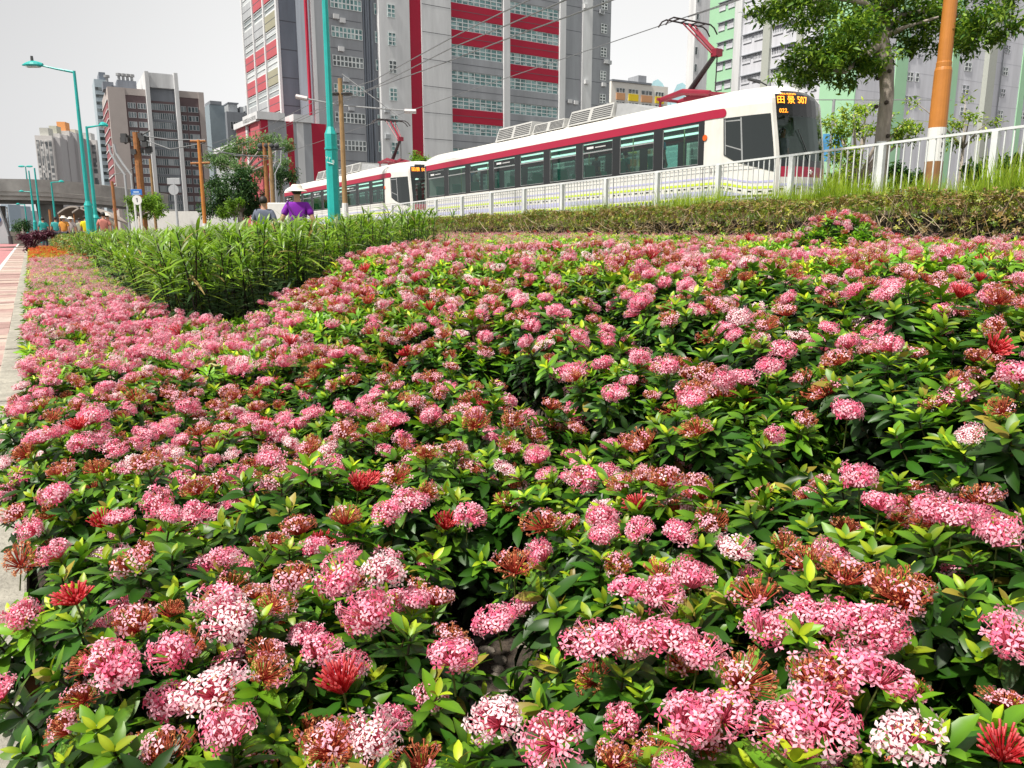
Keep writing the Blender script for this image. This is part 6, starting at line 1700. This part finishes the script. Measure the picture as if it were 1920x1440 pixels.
# ------------------------------------------------------------------ trees
def leafy_tpls(seed, L, W, cols, n=5, spread=.09):
    rg = random.Random(seed); out = []
    for k in range(6):
        V, Fc, C = [], [], []
        for j in range(n):
            c0, c1 = rg.choice(cols)
            v, f, c = leaf_tpl(L * rg.uniform(.8, 1.2), W, c0, c1, bend=rg.uniform(.2, .6), segs=2, fold=.25)
            M = Matrix.Rotation(j * 6.283 / n + rg.uniform(-.4, .4), 3, 'Z') @ Matrix.Rotation(-rg.uniform(-.7, .7), 3, 'Y')
            o = len(V); off_ = Vector((rg.gauss(0, spread * .4), rg.gauss(0, spread * .4), rg.gauss(0, spread * .3)))
            V += [M @ Vector(p_) + off_ for p_ in v]; Fc += [tuple(i + o for i in q) for q in f]; C += c
        out.append(Tpl(V, Fc, C))
    return out
def tree(name, label, base, trunk, limbs, blobs, tpls, seed, m_leaf, bark, tw_=1.0, tintv=(.7, 1.25), cat='tree', group=None):
    """trunk: [(point, radius)], limbs: [[(point, radius)]], blobs: [(centre, (rx,ry,rz), count)] in world space"""
    root = empty(name, base, 0, label, cat, group); bl = Vector(base)
    b = MB(); b.tube([Vector(p_) - bl for p_, _ in trunk], [r_ for _, r_ in trunk], 10); to = b.build('trunk', bark, root, smooth=True)
    if limbs:
        b = MB()
        for L_ in limbs: b.tube([Vector(p_) - bl for p_, _ in L_], [r_ for _, r_ in L_], 6)
        b.build('limbs', bark, root, smooth=True)
    rs = np.random.default_rng(seed); Os, Ts = [], []
    for c, r_, n_ in blobs:
        # leaves gathered into twig clumps inside each blob
        nc = max(3, n_ // 14); u = rs.normal(0, 1, (nc, 3)); u /= np.linalg.norm(u, axis=1, keepdims=True)
        cc = np.array(c) + u * np.array(r_) * (rs.uniform(.25, 1, (nc, 1)) ** .6)
        k = rs.integers(0, nc, n_); sz = np.mean(r_) * .17
        Os.append(cc[k] + rs.normal(0, 1, (n_, 3)) * np.array([sz, sz, sz * .55])); Ts.append(rs.uniform(*tintv, nc)[k])
    O = np.concatenate(Os) - np.array(base); T = np.concatenate(Ts)[:, None] * np.ones((1, 3)); N = len(O)
    M = rot_frames(rs, np.tile([[0, 0, 1.0]], (N, 1)) + rs.normal(0, .45, (N, 3))) * (tw_ * rs.uniform(.8, 1.25, N))[:, None, None]
    kk = rs.integers(0, 6, N)
    link('crown', scatter_mesh('crown', [(tpls[j], M[kk == j], O[kk == j], T[kk == j]) for j in range(6)], m_leaf), root)
    return root
BARK = mat('bark_grey_brown', (.40, .35, .30), .9, var=.45, vscale=7, bump=.9, bscale=25, stretch=(1, 1, .35))
TL = attr_mat('tree_leaf', .5, .35, .35)
YT = 15.6
t1 = leafy_tpls(1, .115, .045, [((.03, .09, .014), (.06, .15, .02)), ((.06, .15, .016), (.14, .26, .025)), ((.14, .26, .02), (.30, .44, .04))], n=5, spread=.16)
tb = at(1643, 375, YT); 
trk = [(at(1641, 385, YT), .15), (at(1648, 330, YT), .135), (at(1655, 250, YT), .130), (at(1663, 180, YT), .125), (at(1662, 130, YT), .130), (at(1655, 95, YT), .145), (at(1650, 68, YT), .15), (at(1656, 35, YT + .1), .12), (at(1664, 0, YT + .2), .10), (at(1672, -60, YT + .3), .07), (at(1680, -140, YT + .4), .04)]
A3 = lambda px, py, dy=0: at(px, py, YT + dy)
lim = [[(A3(1655, 62), .10), (A3(1690, 30), .06), (A3(1745, 18, .2), .045), (A3(1800, 30, .3), .03), (A3(1860, 45, .3), .015)], [(A3(1652, 80), .11), (A3(1620, 105, -.2), .07), (A3(1585, 135, -.4), .045), (A3(1520, 130, -.5), .02)],
       [(A3(1658, 40), .08), (A3(1620, 5, -.3), .05), (A3(1560, -5, -.5), .035), (A3(1480, 10, -.7), .02)], [(A3(1660, 20), .08), (A3(1720, -20, .3), .05), (A3(1790, -30, .5), .03)], [(A3(1652, 70), .07), (A3(1700, 50, -.3), .035), (A3(1760, 32, -.6), .02)],
       [(A3(1651, 74), .05), (A3(1600, 60, .4), .035), (A3(1540, 45, .6), .02)]]
bl_ = []
rr_ = random.Random(8)
for cx, cy, rx, rz_, n_ in ((1500, 8, .75, .28, 420), (1580, 20, .75, .45, 620), (1560, 75, .75, .42, 640), (1600, 110, .62, .40, 560), (1515, 108, .50, .25, 300), (1535, 128, .40, .16, 170), (1480, 132, .38, .10, 90), (1620, 60, .55, .45, 380), (1700, 60, .60, .16, 260), (1690, 15, .70, .35, 420), (1738, 82, .35, .12, 90),
                              (1800, 20, .55, .35, 420), (1850, 45, .50, .28, 420), (1880, 20, .35, .25, 170), (1770, 68, .30, .10, 70), (1812, 78, .35, .12, 90), (1460, -20, .6, .3, 260), (1560, -60, 1.0, .6, 500), (1680, -90, 1.2, .7, 600), (1800, -60, 1.0, .6, 480), (1640, -190, 1.3, .7, 500), (1640, 110, .22, .12, 50), (1590, 138, .32, .08, 70)):
    dy = rr_.uniform(-.7, .7); c = at(cx, cy + 8, YT + dy); bl_.append(((c.x, c.y, c.z), (rx, .9, rz_), int(n_ * .52)))
tree('street_tree', 'leafy street tree with a bent grey trunk beside the ochre pole', tuple(Vector((tb.x, YT, 1.1))), trk, lim, bl_, t1, 5, TL, BARK)
tt_ = [o for o in bpy.data.objects if o.name.startswith('street_tree')][0]
for px_, py_ in ((1668, 133), (1646, 147), (1662, 192), (1643, 200), (1665, 255)):
    c = at(px_, py_, YT - .13) - Vector((tb.x, YT, 1.1)); KN = MB(); KN.ball((c.x, c.y, c.z), .045, .045, .04, 8, 6)
    KN.build('knot', mat('bark_knot', (.07, .055, .045), .95), tt_)
# white tree guard post: a white stake against the trunk
p = at(1638, 431, 14.9); b = MB(); b.box(-.07, .07, -.05, .05, -.1, at(1638, 265, 14.9).z - 1.2); o = b.build('white_stake', RAILW); o.location = (p.x, 14.9, 1.2); tag(o, 'white stake standing against the trunk of the street tree', 'post')
t2 = leafy_tpls(2, .12, .05, [((.16, .30, .02), (.38, .50, .04)), ((.25, .36, .03), (.50, .58, .06)), ((.10, .22, .02), (.22, .36, .03))], n=4, spread=.2)
def bushy(name, label, px, Y, base_y, blobs, seed, tp, n_mult=1.0, trunk_r=.08, bark=BARK, lim_px=None, cat='tree', group=None, size=1.0, tint=(.7, 1.25), depth=1.0):
    g0 = at(px, base_y, Y); base = (g0.x, Y, float(ground(g0.x, Y)))
    bs = []; lims = []; top = base
    for cx, cy, rx, rz_, n_ in blobs:
        dy = random.Random(int(cx * 7 + cy)).uniform(-depth, depth); c = at(cx, cy, Y + dy); k = Y / 1478
        bs.append(((c.x, c.y, c.z), (rx * k, rx * k, rz_ * k), int(n_ * n_mult)))
    cz_ = min(b_[0][2] for b_ in bs); mid = Vector((base[0], Y, max(base[2] + .3, cz_ - .2)))
    for b_ in bs: lims.append([(mid, trunk_r * .7), (mid.lerp(Vector(b_[0]), .5) + Vector((0, 0, .1)), trunk_r * .4), (Vector(b_[0]), trunk_r * .15)])
    return tree(name, label, base, [(Vector(base), trunk_r), (mid, trunk_r * .8)], lims, bs, tp, seed, TL, bark, tw_=size, cat=cat, group=group, tintv=tint)
bushy('young_tree', 'light yellow green young tree between the tram nose and the street tree trunk', 1606, 22, 340, [(1565, 230, 22, 14, 70), (1600, 215, 20, 12, 60), (1580, 255, 26, 12, 80), (1625, 205, 18, 12, 45), (1625, 245, 18, 14, 60), (1690, 235, 24, 14, 60), (1680, 260, 20, 12, 50), (1560, 290, 22, 14, 60), (1600, 290, 26, 16, 80), (1675, 215, 16, 10, 30), (1710, 250, 24, 16, 60), (1570, 330, 26, 20, 80), (1620, 330, 20, 16, 60)], 11, t2, trunk_r=.10)
bushy('sapling', 'sparse light green sapling right of the ochre pole', 1800, 24, 330, [(1795, 235, 18, 14, 32), (1820, 215, 16, 12, 26), (1840, 250, 16, 12, 26), (1785, 265, 14, 12, 24), (1860, 225, 12, 10, 14), (1715, 190, 14, 10, 10), (1810, 185, 14, 8, 10)], 12, t2, trunk_r=.05)
t3 = leafy_tpls(3, .16, .07, [((.012, .045, .010), (.03, .09, .015)), ((.03, .085, .012), (.07, .16, .02))], n=5, spread=.25)
bushy('dark_shrub', 'dark green shrub behind the railing at the right edge', 1880, 24, 350, [(1830, 325, 22, 16, 130), (1865, 320, 24, 20, 170), (1905, 315, 26, 22, 200), (1940, 315, 26, 24, 180), (1850, 345, 30, 14, 160), (1900, 345, 34, 14, 180)], 13, t3, cat='shrub')
bushy('dark_shrub', 'dark green shrub behind the railing left of the ochre pole', 1690, 26, 350, [(1580, 340, 20, 14, 110), (1670, 325, 18, 14, 120), (1690, 345, 24, 14, 130), (1720, 335, 20, 14, 110), (1625, 352, 26, 12, 120), (1550, 355, 20, 12, 90)], 14, t3, cat='shrub')
t4 = leafy_tpls(4, .26, .11, [((.02, .07, .02), (.05, .12, .03)), ((.04, .11, .03), (.10, .20, .04))], n=5, spread=.5)
bushy('dark_tree', 'dense dark green tree left of the two walkers', 450, 66, 400, [(410, 370, 22, 26, 260), (445, 350, 26, 28, 330), (475, 365, 22, 28, 300), (430, 390, 30, 14, 220), (470, 392, 26, 12, 200), (395, 392, 22, 10, 130), (405, 345, 16, 14, 130), (458, 330, 16, 12, 120)], 15, t4, trunk_r=.25, depth=3, tint=(.55, 1.0))
t5 = leafy_tpls(5, .30, .11, [((.08, .17, .06), (.18, .30, .10)), ((.12, .22, .08), (.25, .38, .14))], n=5, spread=.6)
bushy('feathery_tree', 'light green feathery tree spreading behind the paired poles', 460, 80, 400, [(425, 290, 26, 14, 220), (460, 278, 30, 12, 220), (500, 262, 22, 10, 130), (535, 272, 14, 10, 80), (420, 310, 20, 12, 120), (445, 320, 18, 12, 90), (490, 285, 22, 10, 110), (530, 300, 10, 10, 40), (485, 320, 18, 10, 70), (455, 262, 16, 8, 60), (400, 300, 12, 14, 70)], 16, t5, trunk_r=.22, depth=3)
bushy('round_tree', 'dark round tree just left of the second tram', 530, 84, 400, [(530, 322, 14, 16, 150), (545, 330, 12, 12, 110), (520, 340, 14, 14, 110)], 17, t4, trunk_r=.2, depth=2, tint=(.6, 1))
t6 = leafy_tpls(6, .2, .09, [((.12, .26, .02), (.25, .42, .03)), ((.08, .19, .02), (.18, .32, .03))], n=5, spread=.4)
bushy('bright_shrub', 'bright green rounded shrub behind the blue and white sign', 262, 58, 415, [(250, 385, 12, 22, 170), (270, 375, 16, 18, 190), (288, 382, 16, 18, 190), (300, 395, 10, 12, 90), (262, 400, 20, 12, 140)], 18, t6, trunk_r=.12, cat='shrub', depth=1.5)
bushy('bright_shrub', 'bright green young shrub low in front of the dark tree', 440, 60, 410, [(432, 388, 14, 12, 110), (415, 398, 12, 8, 70), (450, 378, 8, 8, 40)], 19, t6, trunk_r=.1, cat='shrub', depth=1.5)
bushy('clipped_tree', 'dark clipped small tree under the flyover by the column', 42, 95, 430, [(42, 420, 12, 12, 150), (38, 428, 16, 6, 90)], 20, t4, trunk_r=.15, cat='tree', depth=2, tint=(.5, .9))
bushy('tram_top_plant', 'green and rusty bush behind the gap between the trams', 790, 60, 400, [(782, 296, 9, 9, 60), (797, 300, 7, 6, 40), (790, 310, 12, 8, 60)], 22, t6, trunk_r=.08, cat='shrub', depth=1)
t7 = leafy_tpls(7, .07, .032, [((.035, .008, .018), (.07, .015, .03)), ((.05, .012, .022), (.16, .04, .07))], n=6, spread=.12)
bushy('purple_shrub', 'dark purple leaved shrub at the far left corner of the bed', 57, 27, 465, [(48, 446, 10, 9, 150), (58, 452, 12, 12, 200), (72, 442, 14, 7, 180), (88, 439, 12, 5, 120), (55, 463, 8, 8, 90)], 21, t7, trunk_r=.03, cat='shrub', depth=.4)
